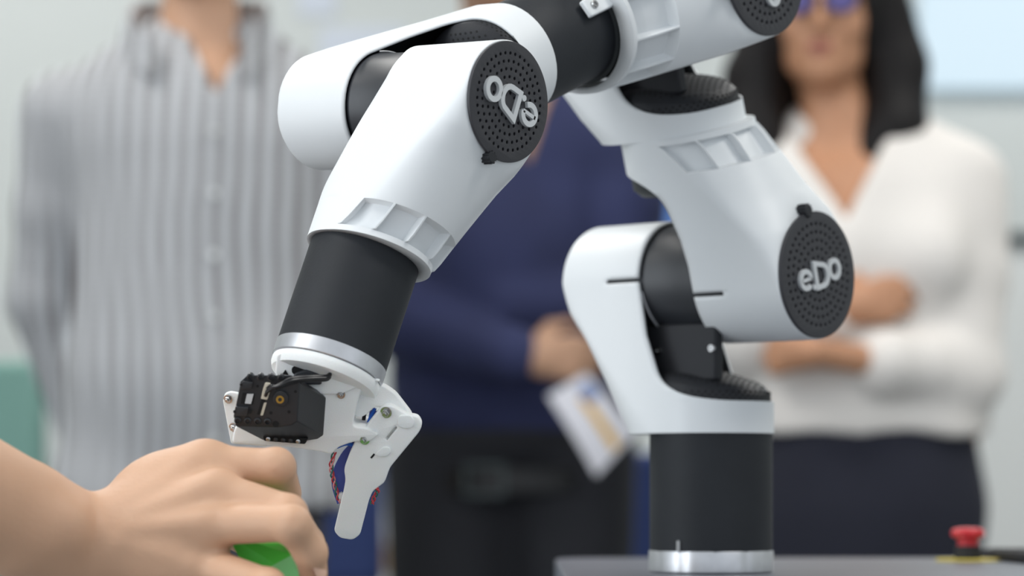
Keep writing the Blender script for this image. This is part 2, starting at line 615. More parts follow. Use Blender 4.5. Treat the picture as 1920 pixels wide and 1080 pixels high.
# raised lettering e.Do as flat ribbons with thickness
def ribbon(g, pts, wd, z0, z1, closed=False):
    m = len(pts); L = []; Rr = []
    for i in range(m):
        p = Vector(pts[i])
        if closed: t0 = p - Vector(pts[i - 1]); t1 = Vector(pts[(i + 1) % m]) - p
        else:
            t0 = p - Vector(pts[i - 1]) if i else Vector(pts[1]) - p
            t1 = Vector(pts[i + 1]) - p if i < m - 1 else t0
        t0.normalize(); t1.normalize()
        nn = Vector((-(t0.y + t1.y), t0.x + t1.x)); nn.normalize()
        c = max(nn.dot(Vector((-t0.y, t0.x))), .5)
        L.append(p + nn * wd / 2 / c); Rr.append(p - nn * wd / 2 / c)
    v = []
    for i in range(m):
        for q in (L[i], Rr[i]):
            v.append((q.x, q.y, z1)); v.append((q.x, q.y, z0))
    f = []
    for i in range(m if closed else m - 1):
        a_ = 4 * i; b_ = 4 * ((i + 1) % m)
        f += [(a_, a_ + 2, b_ + 2, b_), (a_ + 1, b_ + 1, b_ + 3, a_ + 3), (a_, b_, b_ + 1, a_ + 1), (a_ + 2, a_ + 3, b_ + 3, b_ + 2)]
    if not closed: f += [(0, 1, 3, 2), (4 * m - 4, 4 * m - 2, 4 * m - 1, 4 * m - 3)]
    g.add(v, f)
def ell_pts(cx, cy, rx, ry, a0, a1, n): return [(cx + rx * math.cos(math.radians(a0 + (a1 - a0) * i / n)), cy + ry * math.sin(math.radians(a0 + (a1 - a0) * i / n))) for i in range(n + (0 if abs(a1 - a0) >= 360 else 1))]
def letters():
    out = []
    z0, z1 = 0.0, .0042
    wd = .0062
    g = Geo()   # e
    ribbon(g, ell_pts(-.0324, 0, .0110, .0108, 0, 310, 26), wd, z0, z1)
    ribbon(g, [(-.0430, .0), (-.0214, .0)], .0042, z0, z1)
    out.append(g)
    g = Geo()   # dot
    g.lathe([(.0036, z0), (.0036, z1)], 14, Matrix.Translation((-.0172, -.0125, 0)))
    out.append(g)
    g = Geo()   # D with sharp corners on its stem
    dpts = [(-.0105, .0165), (-.0105, -.0150), (.0040, -.0150)] + ell_pts(.0045, -.0015, .0115, .0135, -75, 62, 12)
    ribbon(g, dpts, wd, z0, z1, closed=True)
    out.append(g)
    g = Geo()   # o
    ribbon(g, ell_pts(.0318, 0, .0108, .0112, 0, 360, 28), wd, z0, z1, closed=True)
    out.append(g)
    res = []
    for i, g in enumerate(out):
        v = [Vector(q) * S for q in g.v]
        me = mesh_from('letter', v, g.f, 30, recalc=True); me.materials.append(M['logo']); res.append(me)
    return res
LET = letters()
g = Geo()
g.lathe([(.0062, -.012), (.0062, -.001), (.0054, 0)], 20, Matrix())
for i in range(10):
    t = 2 * PI * i / 10
    g.box((.0064 * math.cos(t), .0064 * math.sin(t), -.006), (.0016, .0016, .011), Matrix.Identity(4))
knob_me = mesh_from('knob', [v * S for v in g.v], g.f, 30, recalc=True); knob_me.materials.append(M['black'])
g = Geo()
g.lathe([(.0042, 0), (.0042, .0012), (.0036, .0030), (.0018, .0030), (.0018, .0016), (.0001, .0016)], 20, Matrix())
screw_me = mesh_from('screw', [v * S for v in g.v], g.f, 30, recalc=True); screw_me.materials.append(M['steel'])

def cap(C, a, up, k, lab, rot=-1):
    c = C + a * (.1340 * k)
    x = up.cross(a).normalized()
    mw = Matrix((x, up, a)).transposed().to_4x4(); mw = Matrix.Translation(RW(c + a * .0032 * k)) @ mw @ Matrix.Scale(k, 4)
    o = shared('joint_cap', cap_me, robot, mw); o['label'] = lab
    shared('cap_backing', capback_me, o, mw)
    for me in LET:
        l = shared('letter', me, o, mw @ Matrix.Rotation(math.radians(rot), 4, 'Z') @ Matrix.Scale(.80 / k * (1 if k == 1 else 1.02), 4))
    km = mw @ Matrix.Translation(Vector((0, .0665, .002)) * S)
    shared('knob', knob_me, o, km)

def drum(C, a, Vd, k, w):
    g = Geo(); mw = frame(RW(C), a)
    prof = [(.050, -.12), (.0602, -.118), (.0602, -.046), (.0612, -.044), (.0612, -.040), (.0602, -.037), (.0598, .0), (.0602, .118), (.05, .12)]
    g.lathe([(r * S * k, z * S * k) for r, z in prof], 72, mw)
    o = obj('motor_drum', g.v, g.f, 'drum', robot)
    # the pale cable that loops round the drum's edge
    g = Geo(); pts = []
    for i in range(25):
        t = math.radians(40 + 75 * i / 24)
        q = C + (w * math.cos(t - .5) * .0625 + Vd * math.sin(t - .5) * .0625 + a * (-.044 + .010 * i / 24)) * k
        pts.append(RW(q))
    g.tube(pts, .0013 * S * k, 8)
    obj('drum_cable', g.v, g.f, 'alu', o)
    return o

def dome(C, a, Vd, k, w):
    """perforated black motor cover sitting in the lower ring, and the bracket that carries the drum"""
    N = 40; verts = []; faces = []
    out = -a
    def hgt(x, y):
        t = min(1.1, math.hypot(max(0, .022 - x), y * .85) / .0845)
        h = .013 + .026 * (1 - t ** 1.7)
        e_ = math.hypot(x, y) / .0625
        return h - .006 * max(0, (e_ - .80) / .2) ** 2
    rings = [0, .15, .3, .45, .6, .7, .8, .86, .91, .95, .98, 1.0]
    for r in rings:
        for j in range(N * 2):
            t = 2 * PI * j / (2 * N)
            x, y = .0625 * r * math.cos(t), .0625 * r * math.sin(t)
            verts.append(RW(C + (Vd * (.129 - hgt(x, y)) + out * x + w * y) * k))
    for j in range(N * 2):
        t = 2 * PI * j / (2 * N)
        verts.append(RW(C + (Vd * .14 + out * .0625 * math.cos(t) + w * .0625 * math.sin(t)) * k))
    M2 = 2 * N
    for i in range(len(rings)):
        for j in range(M2):
            faces.append((i * M2 + j, i * M2 + (j + 1) % M2, (i + 1) * M2 + (j + 1) % M2, (i + 1) * M2 + j))
    o = obj('motor_cover', verts, faces, 'black', robot, merge=1e-5, smooth=50)
    g = Geo()
    for i in range(14):
        for j in range(-9, 10):
            x = -.056 + i * .0066 + (.0033 if j % 2 else 0); y = j * .0058
            if math.hypot(x, y) > .058 or x > .012 + .004 * math.sin(j * 1.7): continue
            h0 = hgt(x, y)
            sx = (hgt(x + .001, y) - hgt(x - .001, y)) / .002; sy = (hgt(x, y + .001) - hgt(x, y - .001)) / .002
            nrm = (-Vd * 1.0 - out * sx - w * sy).normalized()
            g.lathe([(.0014 * S * k, -.001 * S * k), (.0014 * S * k, .0002 * S * k)], 7, frame(RW(C + (Vd * (.129 - h0) + out * x + w * y) * k), nrm))
    for row in (0, 1, 2):
        for j in range(26):
            t = math.radians(96 + j * 6.6 + (3.3 if row == 1 else 0))
            nrm = out * math.cos(t) + w * math.sin(t)
            g.lathe([(.0014 * S * k, -.001 * S * k), (.0014 * S * k, .0002 * S * k)], 7, frame(RW(C + (Vd * (.1245 - row * .0034) + nrm * .0625) * k), nrm))
    h = obj('vent_holes', g.v, g.f, 'hole', o, smooth=0); h['kind'] = 'stuff'
    # side wall holes of the cover
    mw = Matrix((a, w, Vd)).transposed().to_4x4(); mw.translation = RW(C)
    g = Geo()
    g.box(Vector((-.008, .035, .076)) * S * k, Vector((.092, .014, .060)) * S * k, mw)
    g.box(Vector((-.030, 0, .080)) * S * k, Vector((.040, .060, .040)) * S * k, mw)
    br = obj('motor_bracket', g.v, g.f, 'black', robot, bevel=.003 * S)
    for sgn in (1,):
        for ax_ in (-.036, .034):
            shared('screw', screw_me, br, frame(RW(C + (a * ax_ + w * (.0420 * sgn) + Vd * .073) * k), w * sgn) @ Matrix.Scale(k, 4))
    return o

def joint_A(C, a, Vd, k, e, slot):
    o, w = shell(C, a, Vd, -1, k, e, False, slot)
    drum(C, a, Vd, k, w)
    dome(C, a, Vd, k, w)
    return w
def joint_B(C, a, Vd, k, e, slot, lab, bins=None, pk=(.036, .007), plug=.062):
    o, w = shell(C, a, Vd, 1, k, e, True, slot, bins, pk)
    cap(C, a, Vd, k, lab, -1 if k == 1 else 3)
    lathe_part('ring_plug', C, Vd, [(.045 * k, (e - plug) * k), (.055 * k, (e - plug + .002) * k), (.0622 * k, (e - plug + .010) * k), (.0622 * k, (e - .041) * k), (.0575 * k, (e - .040) * k), (.0575 * k, (e - .002) * k)], 'inner', robot, 64, 60)

joint_A(C2, A1X, Vector((0, 0, -1)), 1.0, .160, True)
joint_B(C2, A1X, U2, 1.0, .162, True, 'lower charcoal cap with upright pale lettering')
joint_A(C3, A1X, -U2, 1.0, .148, False)
A3X = A1X
U4p = (U4 - A3X * U4.dot(A3X)).normalized()
joint_B(C3, A3X, U4p, 1.0, .150, False, 'charcoal perforated cap cut by the top of the frame', pk=(.040, .006))
K5 = .84
joint_A(C5, A5X, -U4, K5, .174, False)
E6 = .183
joint_B(C5, A5X, U6, K5, E6, False, 'nearest charcoal cap with its lettering upside down',
        bins=[(-RR, .010), (-.03, .018), (0, .014), (.03, .004), (.075, -.012)], plug=.092)

# tubes
L45 = (C5 - C3).length
lathe_part('arm_tube', C3, U4, [(.0535, .10), (.0535, L45 - .115)], 'tube', robot)
lathe_part('base_tube', C2, (0, 0, -1), [(.0645, .13), (.0645, .2824)], 'tube', robot)
g = Geo(); mw = frame(RW((C2.x, C2.y, -.0968)), (0, 0, 1))
N = 96; v = []; f = []
for z, rb in ((0, .0640), (.002, .0655), (.0215, .0655), (.0232, .0648), (.0232, .050)):
    for j in range(N):
        t = 2 * PI * j / N
        r = rb - (.0012 * max(0, math.cos(t * 12)) ** 6 if rb > .06 else 0)
        v.append(mw @ (Vector((r * math.cos(t), r * math.sin(t), z)) * S))
for i in range(4):
    for j in range(N): f.append((i * N + j, i * N + (j + 1) % N, (i + 1) * N + (j + 1) % N, (i + 1) * N + j))
f.append(tuple(range(N - 1, -1, -1))); f.append(tuple(range(4 * N, 5 * N)))
br_ = obj('base_ring', v, f, 'alu', robot)
g = Geo(); g.lathe([(.0022 * S, 0), (.0022 * S, .011 * S)], 12, frame(RW((C2.x - .0375, C2.y - .0535, -.0736)), (0, 0, 1)))
obj('locating_pin', g.v, g.f, 'steel', robot)
lathe_part('wrist_tube', C5, U6, [(.0510, .11), (.0510, .2550)], 'tube', robot)
lathe_part('wrist_ring', C5, U6, [(.0504, .2530), (.0514, .2538), (.0514, .2670), (.0508, .2677)], 'alu', robot)
# lug with screw where the forearm tube enters the upper shell
wv = U4p.cross(A3X).normalized()
if wv.dot(-C3) < 0: wv = -wv
lph = math.radians(LUG[1]); lugc = C3 + U4 * LUG[0] + (A3X * math.cos(lph) + wv * math.sin(lph)) * .060
wv = A3X * math.cos(lph) + wv * math.sin(lph)
g = Geo(); mwl = frame(RW(lugc), wv, U4)
g.box((0, 0, 0), (.042 * S, .018 * S, .006 * S), mwl)
lg = obj('tube_lug', g.v, g.f, 'shell', robot, bevel=.001)
shared('screw', screw_me, lg, mwl @ Matrix.Translation((.010 * S, 0, .003 * S)))
# ------------------------------------------------------------------ gripper, all parts of the robot arm
GN = Vector((0, -1, -.28)).normalized()           # the way the gripper's face looks
GC = C5 + U6 * .2677
GP0 = RW(GC)
GX = Vector((1, 0, 0)); GX = (GX - GN * GX.dot(GN)).normalized()
GY = GN.cross(GX)
def GP(px, py, off=0.0):
    """point of the gripper's face plane (moved off towards the camera) seen at that place"""
    d = P(px, py, 1.0) - CAMV
    q = GP0 + GN * off
    t = (q - CAMV).dot(GN) / d.dot(GN)
    return CAMV + d * t
def gframe(off): 
    m = Matrix((GX, GY, GN)).transposed().to_4x4(); m.translation = GP0 + GN * off
    return m
def plate(name, pts, off, thick, m, rnd=.0012, bevel=.0005, holes=(), parent=None):
    """plate cut to an outline, its front face at off"""
    mw = gframe(off); inv = mw.inverted()
    def to2(l): return [(inv @ GP(x, y, off)).to_2d() for x, y in l]
    loops_ = [round_loop(to2(pts), rnd)] + [round_loop(to2(h), .0005) for h in holes]
    me = curve_plate(name, loops_, thick, bevel)
    me.materials.append(M[m])
    return shared(name, me, parent or robot, mw)

# collar under the aluminium ring
lathe_part('gripper_collar', C5, U6, [(.046, .2670), (.0500, .2682), (.0505, .2700), (.0505, .2740), (.0485, .2790), (.040, .2800)], 'nylon', robot)
# main bracket: a thick body and the neck that joins it to the collar
plate('gripper_bracket', [(519, 668), (600, 668), (676, 692), (716, 716), (690, 718), (680, 727), (673, 745), (666, 775), (661, 800), (690, 803), (712, 815),
      (690, 830), (668, 828), (652, 832), (632, 840), (622, 853), (600, 847), (545, 839), (434, 832), (440, 800), (500, 770), (516, 720)], .016, .030, 'nylon', .003, .0012)
plate('gripper_neck', [(519, 664), (545, 660), (640, 672), (700, 700), (696, 716), (640, 740), (560, 740), (516, 702)], .0175, .040, 'nylon', .002, .001)
plate('cable_slot', [(546, 689), (560, 684), (595, 688), (600, 697), (585, 703), (548, 702)], .0180, .001, 'hole', .002, .0)
plate('cable_slot', [(529, 702), (535, 693), (541, 703)], .0180, .001, 'hole', .0005, .0)
plate('cable_slot', [(608, 692), (616, 690), (621, 700), (612, 704)], .0180, .001, 'hole', .001, .0)
plate('motor_arch', [(552, 700), (575, 693), (600, 703), (604, 722), (545, 722)], .0200, .004, 'drum', .002, .001)
# left finger root plate, half hidden behind the servo
lp_ = plate('finger_plate', [(418, 752), (421, 739), (432, 735), (448, 738), (466, 752), (500, 800), (500, 838), (433, 832)], .004, .004, 'nylon', .0015, .0006)
# right finger: back link, blade with fingertip, pivot bosses
plate('finger_link', [(664, 756), (672, 733), (684, 722), (702, 718), (722, 725), (742, 739), (772, 778), (776, 800), (748, 800), (716, 764), (701, 764), (690, 776), (675, 784), (663, 780)], .006, .009, 'nylon', .0025, .0010)
fb = plate('gripper_finger', [(656, 850), (669, 822), (712, 768), (724, 760), (738, 762), (764, 778), (784, 781), (792, 795), (787, 809), (731, 877), (721, 905), (699, 921),
      (692, 937), (675, 1003), (661, 1013), (637, 1009), (626, 996), (645, 917), (648, 900), (645, 880)], .0135, .0075, 'nylon', .0022, .0010,
      holes=[[(722, 822), (741, 799), (745, 803), (726, 826)]])
plate('pivot_boss', [(748, 779), (770, 778), (778, 790), (774, 803), (755, 804), (744, 797)], .0150, .002, 'nylon', .002, .0006, parent=fb)
plate('pivot_boss', [(703, 852), (718, 838), (730, 838), (734, 848), (726, 856), (710, 857)], .0150, .002, 'nylon', .002, .0006, parent=fb)
plate('finger_slit', [(694, 858), (701, 850), (703, 853), (697, 860)], .0138, .001, 'hole', .0002, .0, parent=fb)
plate('link_bar', [(652, 806), (668, 800), (705, 818), (700, 832), (686, 836), (660, 826)], .0110, .004, 'nylon', .002, .0008)

# hex nuts with washers
g = Geo()
g.lathe([(.0036, 0), (.0036, .0006)], 24, Matrix())
g.lathe([(.0025, .0006), (.0025, .0024), (.0022, .0028)], 6, Matrix())
g.lathe([(.0015, .0026), (.0015, .0042), (.0012, .0046)], 12, Matrix())
nut_me = mesh_from('nut', g.v, g.f, 30, recalc=True); nut_me.materials.append(M['steel'])
for x, y, off, par, sc_ in ((428, 748, .0042, lp_, .8), (438, 801, .0042, lp_, .8), (639, 739, .0162, robot, .8), (724, 773, .0137, fb, 1.0), (683, 823, .0137, fb, 1.0)):
    m4 = gframe(off); m4.translation = GP(x, y, off)
    tilt = Matrix.Rotation(math.radians(-14), 4, 'Y') @ Matrix.Rotation(math.radians(8), 4, 'X')
    shared('pivot_nut', nut_me, par, m4 @ tilt @ Matrix.Scale(sc_, 4))

# servo motor: a black box turned to the left, its right flank running away from the camera
SO = .040
front = [(463, 703), (546, 703), (562, 718), (557, 790), (546, 797), (520, 801), (441, 799), (440, 786), (437, 782), (447, 733), (450, 715)]
sdir = (GP(622, 756, SO - .030) - GP(561, 722, SO))
fr_ = [GP(x, y, SO) for x, y in front]
nf_ = len(fr_)
v = fr_ + [q + sdir for q in fr_]
f = [tuple(range(nf_)), tuple(range(2 * nf_ - 1, nf_ - 1, -1))] + [(i, (i + 1) % nf_, nf_ + (i + 1) % nf_, nf_ + i) for i in range(nf_)]
servo = obj('servo_motor', v, f, 'servo', robot, bevel=.0011, seg=3)
def sbit(name, pts, h, m, rnd=.0005, th_=None, bev=.0003, par=None):
    return plate(name, pts, SO + h, th_ or (h + .001), m, rnd, bev, parent=par or servo)
sbit('rivet_boss', [(455, 715), (474, 717), (472, 729), (452, 731), (449, 726)], .0030, 'servo')
sbit('rivet_boss', [(441, 763), (466, 764), (463, 781), (438, 780)], .0030, 'servo')
sbit('label_window', [(455, 737), (478, 739), (474, 759), (451, 757)], .0006, 'hole', bev=0)
sbit('label', [(463, 738.5), (475.5, 739), (470.5, 757.5), (459, 756.5)], .0011, 'logo', bev=0, rnd=.0002)
sbit('socket', [(497, 718), (507, 719), (506, 734), (501, 750), (489, 748), (493, 730)], .0024, 'cream')
sbit('socket', [(495, 755), (500, 755), (493, 779), (488, 779)], .0008, 'cream', bev=0)
sbit('socket_gap', [(490, 750), (497, 751), (490, 778), (482, 777)], .0006, 'hole', bev=0)
bs = sbit('output_boss', circle(526, 748, 14.5, 20), .0022, 'servo', rnd=.0001)
g = Geo(); bm4 = gframe(SO + .0022); bm4.translation = GP(525, 749, SO + .0022)
g.lathe([(.0024, -.001), (.0024, .0004), (.0012, .0004), (.0010, -.0004)], 16, bm4)
obj('brass_insert', g.v, g.f, 'brass', bs)
for i in range(4):      # rivet sleeves along the upper and lower edges
    for (x0, y0, dx, dy) in ((470, 706, 19, .6), (446, 788, 18.5, .8)):
        x, y = x0 + dx * i, y0 + dy * i
        g = Geo(); m4 = gframe(SO); m4.translation = GP(x, y, SO)
        g.lathe([(.0022, -.002), (.0022, .0012), (.0014, .0016), (.0012, .0002)], 14, m4)
        obj('rivet_sleeve', g.v, g.f, 'servo', servo)
for x, y, r in ((483, 724, .0008), (519, 728, .0008), (554, 734, .0009), (508, 774, .0010), (542, 772, .0010), (469, 773, .0009), (452, 721, .0009), (440, 772, .0009), (500, 792, .0008), (517, 795, .002)):
    g = Geo(); m4 = gframe(SO); m4.translation = GP(x, y, SO + (.003 if x in (469, 452, 440) else 0))
    g.lathe([(r, -.001), (r, .0003)], 10, m4)
    obj('screw_hole', g.v, g.f, 'hole', servo)
# horn with teeth under the servo
ho = plate('servo_horn', [(492, 815), (578, 822), (572, 833), (545, 831), (495, 827)], .022, .006, 'hole', .001, .0005)
for x in (503, 517, 531, 545, 559):
    g = Geo(); m4 = gframe(.0222); m4.translation = GP(x, 823 + (x - 503) * .08, .0222)
    g.lathe([(.0014, 0), (.0014, .0008), (.0006, .0012)], 10, m4)
    obj('tooth', g.v, g.f, 'steel' if x in (503, 559) else 'servo', ho)
# cables
for k, (dy, dz) in enumerate(((0, 0), (5, .001), (10, -.001))):
    pts = [GP(498 + k * 2, 742 - k * 7, SO + .003), GP(503 + k * 3, 733 - k * 5, SO + .006), GP(522, 722 + dy * .4, SO + .006 + dz), GP(550, 709 + dy * .8, SO + .002 + dz),
           GP(585, 706 + dy * .7, .034 + dz), GP(612, 705 + dy * .7, .030 + dz), GP(619, 700 + dy * .3, .027), GP(613, 697, .022)]
    g = Geo(); g.tube(smooth_path(pts, 6), .00105, 8)
    obj('servo_cable', g.v, g.f, 'cable', robot)
# blue sleeve and thin wires behind the finger
bp_ = smooth_path([GP(712, 772, .001), GP(705, 800, .000), GP(680, 835, -.001), GP(655, 862, -.002), GP(640, 900, -.002), GP(650, 940, -.001)], 5)
v = []; f = []
for i, q in enumerate(bp_):
    t = (bp_[min(i + 1, len(bp_) - 1)] - bp_[max(i - 1, 0)]).normalized(); sd = t.cross(GN).normalized()
    for a_, b_ in ((-1, 0), (1, 0), (1, 1), (-1, 1)): v.append(q + sd * a_ * .0062 - GN * b_ * .0012)
for i in range(len(bp_) - 1):
    for k in range(4): f.append((4 * i + k, 4 * i + (k + 1) % 4, 4 * i + 4 + (k + 1) % 4, 4 * i + 4 + k))
f += [(0, 1, 2, 3), tuple(4 * (len(bp_) - 1) + k for k in (3, 2, 1, 0))]
obj('blue_sleeve', v, f, 'blue_strap', robot)
for pts, m in (([GP(703, 765, .0), GP(692, 790, .001), GP(690, 812, 0)], 'blue_wire'), ([GP(632, 838, -.001), GP(650, 832, .001), GP(664, 836, .0)], 'blue_wire'),
               ([GP(684, 772, -.003), GP(680, 800, -.003)], 'cable')):
    g = Geo(); g.tube(smooth_path(pts, 5), .0012, 8); obj('wire', g.v, g.f, m, robot)
cl_ = [(627, 848), (621, 872), (623, 890), (627, 905), (632, 925), (638, 940), (650, 946)]
cl_w = smooth_path([GP(x, y, .001) for x, y in cl_], 8)
cr_w = smooth_path([GP(x, y, .001) for x, y in ((697, 945), (702, 932), (708, 920), (700, 910))], 8)
for path in (cl_w, cr_w):
    for k, m in enumerate(('red_wire', 'green_wire', 'pink_wire' if path is cl_w else 'red_wire')):
        pts = []
        for i, q in enumerate(path):
            t = i * .42 + k * 2.1
            pts.append(q + GX * math.cos(t) * .0011 + GN * math.sin(t) * .0011)
        g = Geo(); g.tube(pts, .00052, 6); obj('wire', g.v, g.f, m, robot)
plate('wire_plug', [(633, 928), (640, 924), (650, 934), (646, 948), (637, 940)], .002, .004, 'nylon', .0005, .0003)
# ------------------------------------------------------------------ materials of the room and the people
M['wall'] = mat('wall_paint', (204, 209, 208), 0.8)
M['wall_pale'] = mat('pale_panel', (216, 219, 218), 0.7)
M['floor'] = mat('grey_floor', (120, 122, 124), 0.5, var=0.08, vscale=3)
M['ceiling'] = mat('ceiling_white', (225, 226, 225), 0.8)
M['lamp'] = mat('lamp_panel', (255, 252, 244), 0.5, emit=1.5)
M['screen'] = mat('projected_light', (205, 232, 248), 0.6, emit=0.80)
M['screen'].node_tree.nodes['Principled BSDF'].inputs['Base Color'].default_value = (.2, .2, .2, 1)
M['frame'] = mat('dark_rail', (70, 80, 82), 0.5)
M['desk_white'] = mat('white_laminate', (220, 221, 220), 0.45)
M['wood'] = mat('pale_wood', (190, 160, 115), 0.5, var=0.1, vscale=12)
M['blue_seat'] = mat('blue_fabric', (50, 68, 122), 0.7)
M['bright_blue'] = mat('bright_blue_board', (95, 140, 215), 0.6)
M['teal'] = mat('teal_plastic', (118, 160, 150), 0.5)
M['chrome'] = mat('chrome_legs', (190, 190, 192), 0.25, metal=1.0)
M['poster'] = mat('pale_poster', (205, 212, 224), 0.6)
M['slate'] = mat('slate_table', (92, 95, 104), 0.38, var=0.06, vscale=30, bump=0.2, bscale=500)
M['slate_edge'] = mat('table_edge', (60, 62, 68), 0.5)
M['red'] = mat('red_button', (205, 38, 48), 0.35)
M['yellow'] = mat('yellow_plate', (205, 185, 70), 0.5)
M['skin'] = mat('skin', (208, 166, 136), 0.55, var=0.06, vscale=14, sss=0.12, bump=0.22, bscale=320, detail=6)
M['skin_man'] = mat('skin_fair', (196, 154, 126), 0.55, var=0.05, vscale=9, sss=0.08)
M['skin_woman'] = mat('skin_tan', (188, 138, 106), 0.55, var=0.05, vscale=9, sss=0.08)
M['nail'] = mat('fingernail', (226, 184, 160), 0.3)
M['hair'] = mat('black_hair', (17, 14, 15), 0.6, spec=0.25, bump=0.9, bscale=90)
M['hair_brown'] = mat('brown_hair', (70, 52, 42), 0.5, bump=0.8, bscale=90)
M['navy'] = mat('navy_knit', (48, 54, 92), 0.85, var=0.14, vscale=9)
M['black_cloth'] = mat('black_trousers', (36, 37, 43), 0.85, var=0.1, vscale=7)
M['white_cloth'] = mat('ivory_blouse', (226, 221, 216), 0.75, var=0.02, vscale=6)
M['navy_skirt'] = mat('midnight_skirt', (25, 27, 41), 0.9, var=0.08, vscale=8)
M['grey_cloth'] = mat('grey_trousers', (60, 60, 66), 0.85)
M['leather'] = mat('black_leather', (26, 26, 28), 0.35)
M['eye'] = mat('eye_white', (225, 222, 218), 0.2)
M['iris'] = mat('iris_brown', (52, 34, 24), 0.15)
M['lips'] = mat('lips', (158, 92, 84), 0.5)
M['lens'] = mat('violet_lens', (92, 84, 140), 0.1)
M['green'] = mat('green_card', (100, 238, 92), 0.35)
M['green_lt'] = mat('light_green_card', (160, 250, 160), 0.35)
M['paper'] = mat('brochure_paper', (222, 222, 230), 0.6)
M['print_yellow'] = mat('yellow_print', (222, 176, 78), 0.6)
M['print_blue'] = mat('blue_print', (108, 132, 182), 0.6)

def stripes():
    m = mat('striped_shirt_cloth', (176, 178, 182), 0.85)
    nt = m.node_tree; b = nt.nodes['Principled BSDF']; L = nt.links.new
    tc = nt.nodes.new('ShaderNodeTexCoord')
    sx = nt.nodes.new('ShaderNodeSeparateXYZ'); L(tc.outputs['Object'], sx.inputs[0])
    nz = nt.nodes.new('ShaderNodeTexNoise'); nz.inputs['Scale'].default_value = 3.0; L(tc.outputs['Object'], nz.inputs['Vector'])
    def mth(op, a, b_=None):
        n = nt.nodes.new('ShaderNodeMath'); n.operation = op
        for i, q in enumerate((a, b_)):
            if q is None: continue
            if isinstance(q, (int, float)): n.inputs[i].default_value = q
            else: L(q, n.inputs[i])
        return n.outputs[0]
    # the cloth wraps round the body: the stripe coordinate is x plus a share of the depth at the sides
    wob = mth('MULTIPLY', nz.outputs['Fac'], .05)
    ax = mth('ABSOLUTE', sx.outputs[0])
    xx = mth('ADD', sx.outputs[0], wob)
    s = mth('SINE', mth('MULTIPLY', xx, 2 * PI / .0255))
    s2 = mth('SINE', mth('MULTIPLY', sx.outputs[2], 2 * PI / .011))
    f = mth('ADD', mth('MULTIPLY', s, .40), .52)
    f = mth('ADD', f, mth('MULTIPLY', s2, .05))
    cr = nt.nodes.new('ShaderNodeValToRGB'); L(f, cr.inputs[0])
    cr.color_ramp.elements[0].position = .12; cr.color_ramp.elements[0].color = srgb(104, 98, 98)
    cr.color_ramp.elements[1].position = .75; cr.color_ramp.elements[1].color = srgb(196, 199, 203)
    L(cr.outputs[0], b.inputs['Base Color'])
    return m
M['striped'] = stripes()

# ------------------------------------------------------------------ the room
def struct(name, g, m, smooth=0, bevel=0):
    o = obj(name, g.v, g.f, m, smooth=smooth, bevel=bevel)
    o['kind'] = 'structure'
    return o
RX0, RX1, RY0, RY1, RH = -3.2, 3.4, -1.6, 6.4, 3.0
g = Geo(); g.box(((RX0 + RX1) / 2, (RY0 + RY1) / 2, -.05), (RX1 - RX0, RY1 - RY0, .1)); struct('floor', g, 'floor')
g = Geo(); g.box(((RX0 + RX1) / 2, (RY0 + RY1) / 2, RH + .05), (RX1 - RX0, RY1 - RY0, .1)); struct('ceiling', g, 'ceiling')
g = Geo(); g.box(((RX0 + RX1) / 2, RY1 + .05, RH / 2), (RX1 - RX0 + .2, .1, RH)); struct('wall_back', g, 'wall')
g = Geo(); g.box((RX1 + .05, (RY0 + RY1) / 2 + .8, RH / 2), (.1, RY1 - RY0 - 1.6, RH)); struct('wall_right', g, 'wall')
g = Geo(); g.box((RX0 - .05, (RY0 + RY1) / 2 + 1.6, RH / 2), (.1, RY1 - RY0 - 3.2, RH)); struct('wall_left', g, 'wall')
g = Geo(); g.box(((RX0 + RX1) / 2, RY1 - .008, .05), (RX1 - RX0, .016, .1)); struct('baseboard_back', g, 'wall_pale')
for i, (x, y) in enumerate(PANELS):
    t = thing('ceiling_light', ('front', 'middle', 'rear')[i % 3] + ' white ceiling light panel on the ' + ('left' if i < 3 else 'right') + ' side of the room', 'light', (x, y, RH), group='ceiling light panels')
    g = Geo(); g.box((x, y, RH - .015), (1.26, .66, .03)); obj('frame', g.v, g.f, 'ceiling', t, smooth=0)
    g = Geo(); g.box((x, y, RH - .034), (1.2, .6, .008)); obj('diffuser', g.v, g.f, 'lamp', t, smooth=0)

# projected picture on the back wall, the rail under it and the pale cabinet front
WY = RY1
def wallbox(name, x0, y0, x1, y1, m, d=.02, parent=None, lift=0.0, bevel=0):
    a = P(x0, y0, WY); b = P(x1, y1, WY)
    g = Geo(); g.box(((a.x + b.x) / 2, WY - lift - d / 2, (a.z + b.z) / 2), (abs(b.x - a.x), d, abs(a.z - b.z)))
    return obj(name, g.v, g.f, m, parent, smooth=0, bevel=bevel)
a_ = P(1722, 168, WY)
t = thing('projection_screen', 'pale blue lit projection screen on the wall right of the woman', 'screen', (2.0, WY, a_.z))
g = Geo(); g.box(((a_.x + 3.0) / 2, WY - .02, (a_.z + 2.75) / 2), (3.0 - a_.x, .03, 2.75 - a_.z)); obj('picture', g.v, g.f, 'screen', t, smooth=0)
g = Geo(); g.box(((a_.x + 3.0) / 2, WY - .03, 2.79), (3.05 - a_.x, .07, .08)); obj('roller_case', g.v, g.f, 'wall_pale', t, smooth=0, bevel=.01)
b_ = P(1690, 466, WY); c_ = P(1690, 484, WY)
t = thing('wall_cabinet', 'pale grey low cabinet with a dark top edge behind the woman at right', 'cabinet', (2.0, WY, 0))
g = Geo(); g.box(((b_.x + 2.9) / 2, WY - .21, c_.z / 2), (2.9 - b_.x, .40, c_.z)); obj('body', g.v, g.f, 'wall_pale', t, smooth=0, bevel=.004)
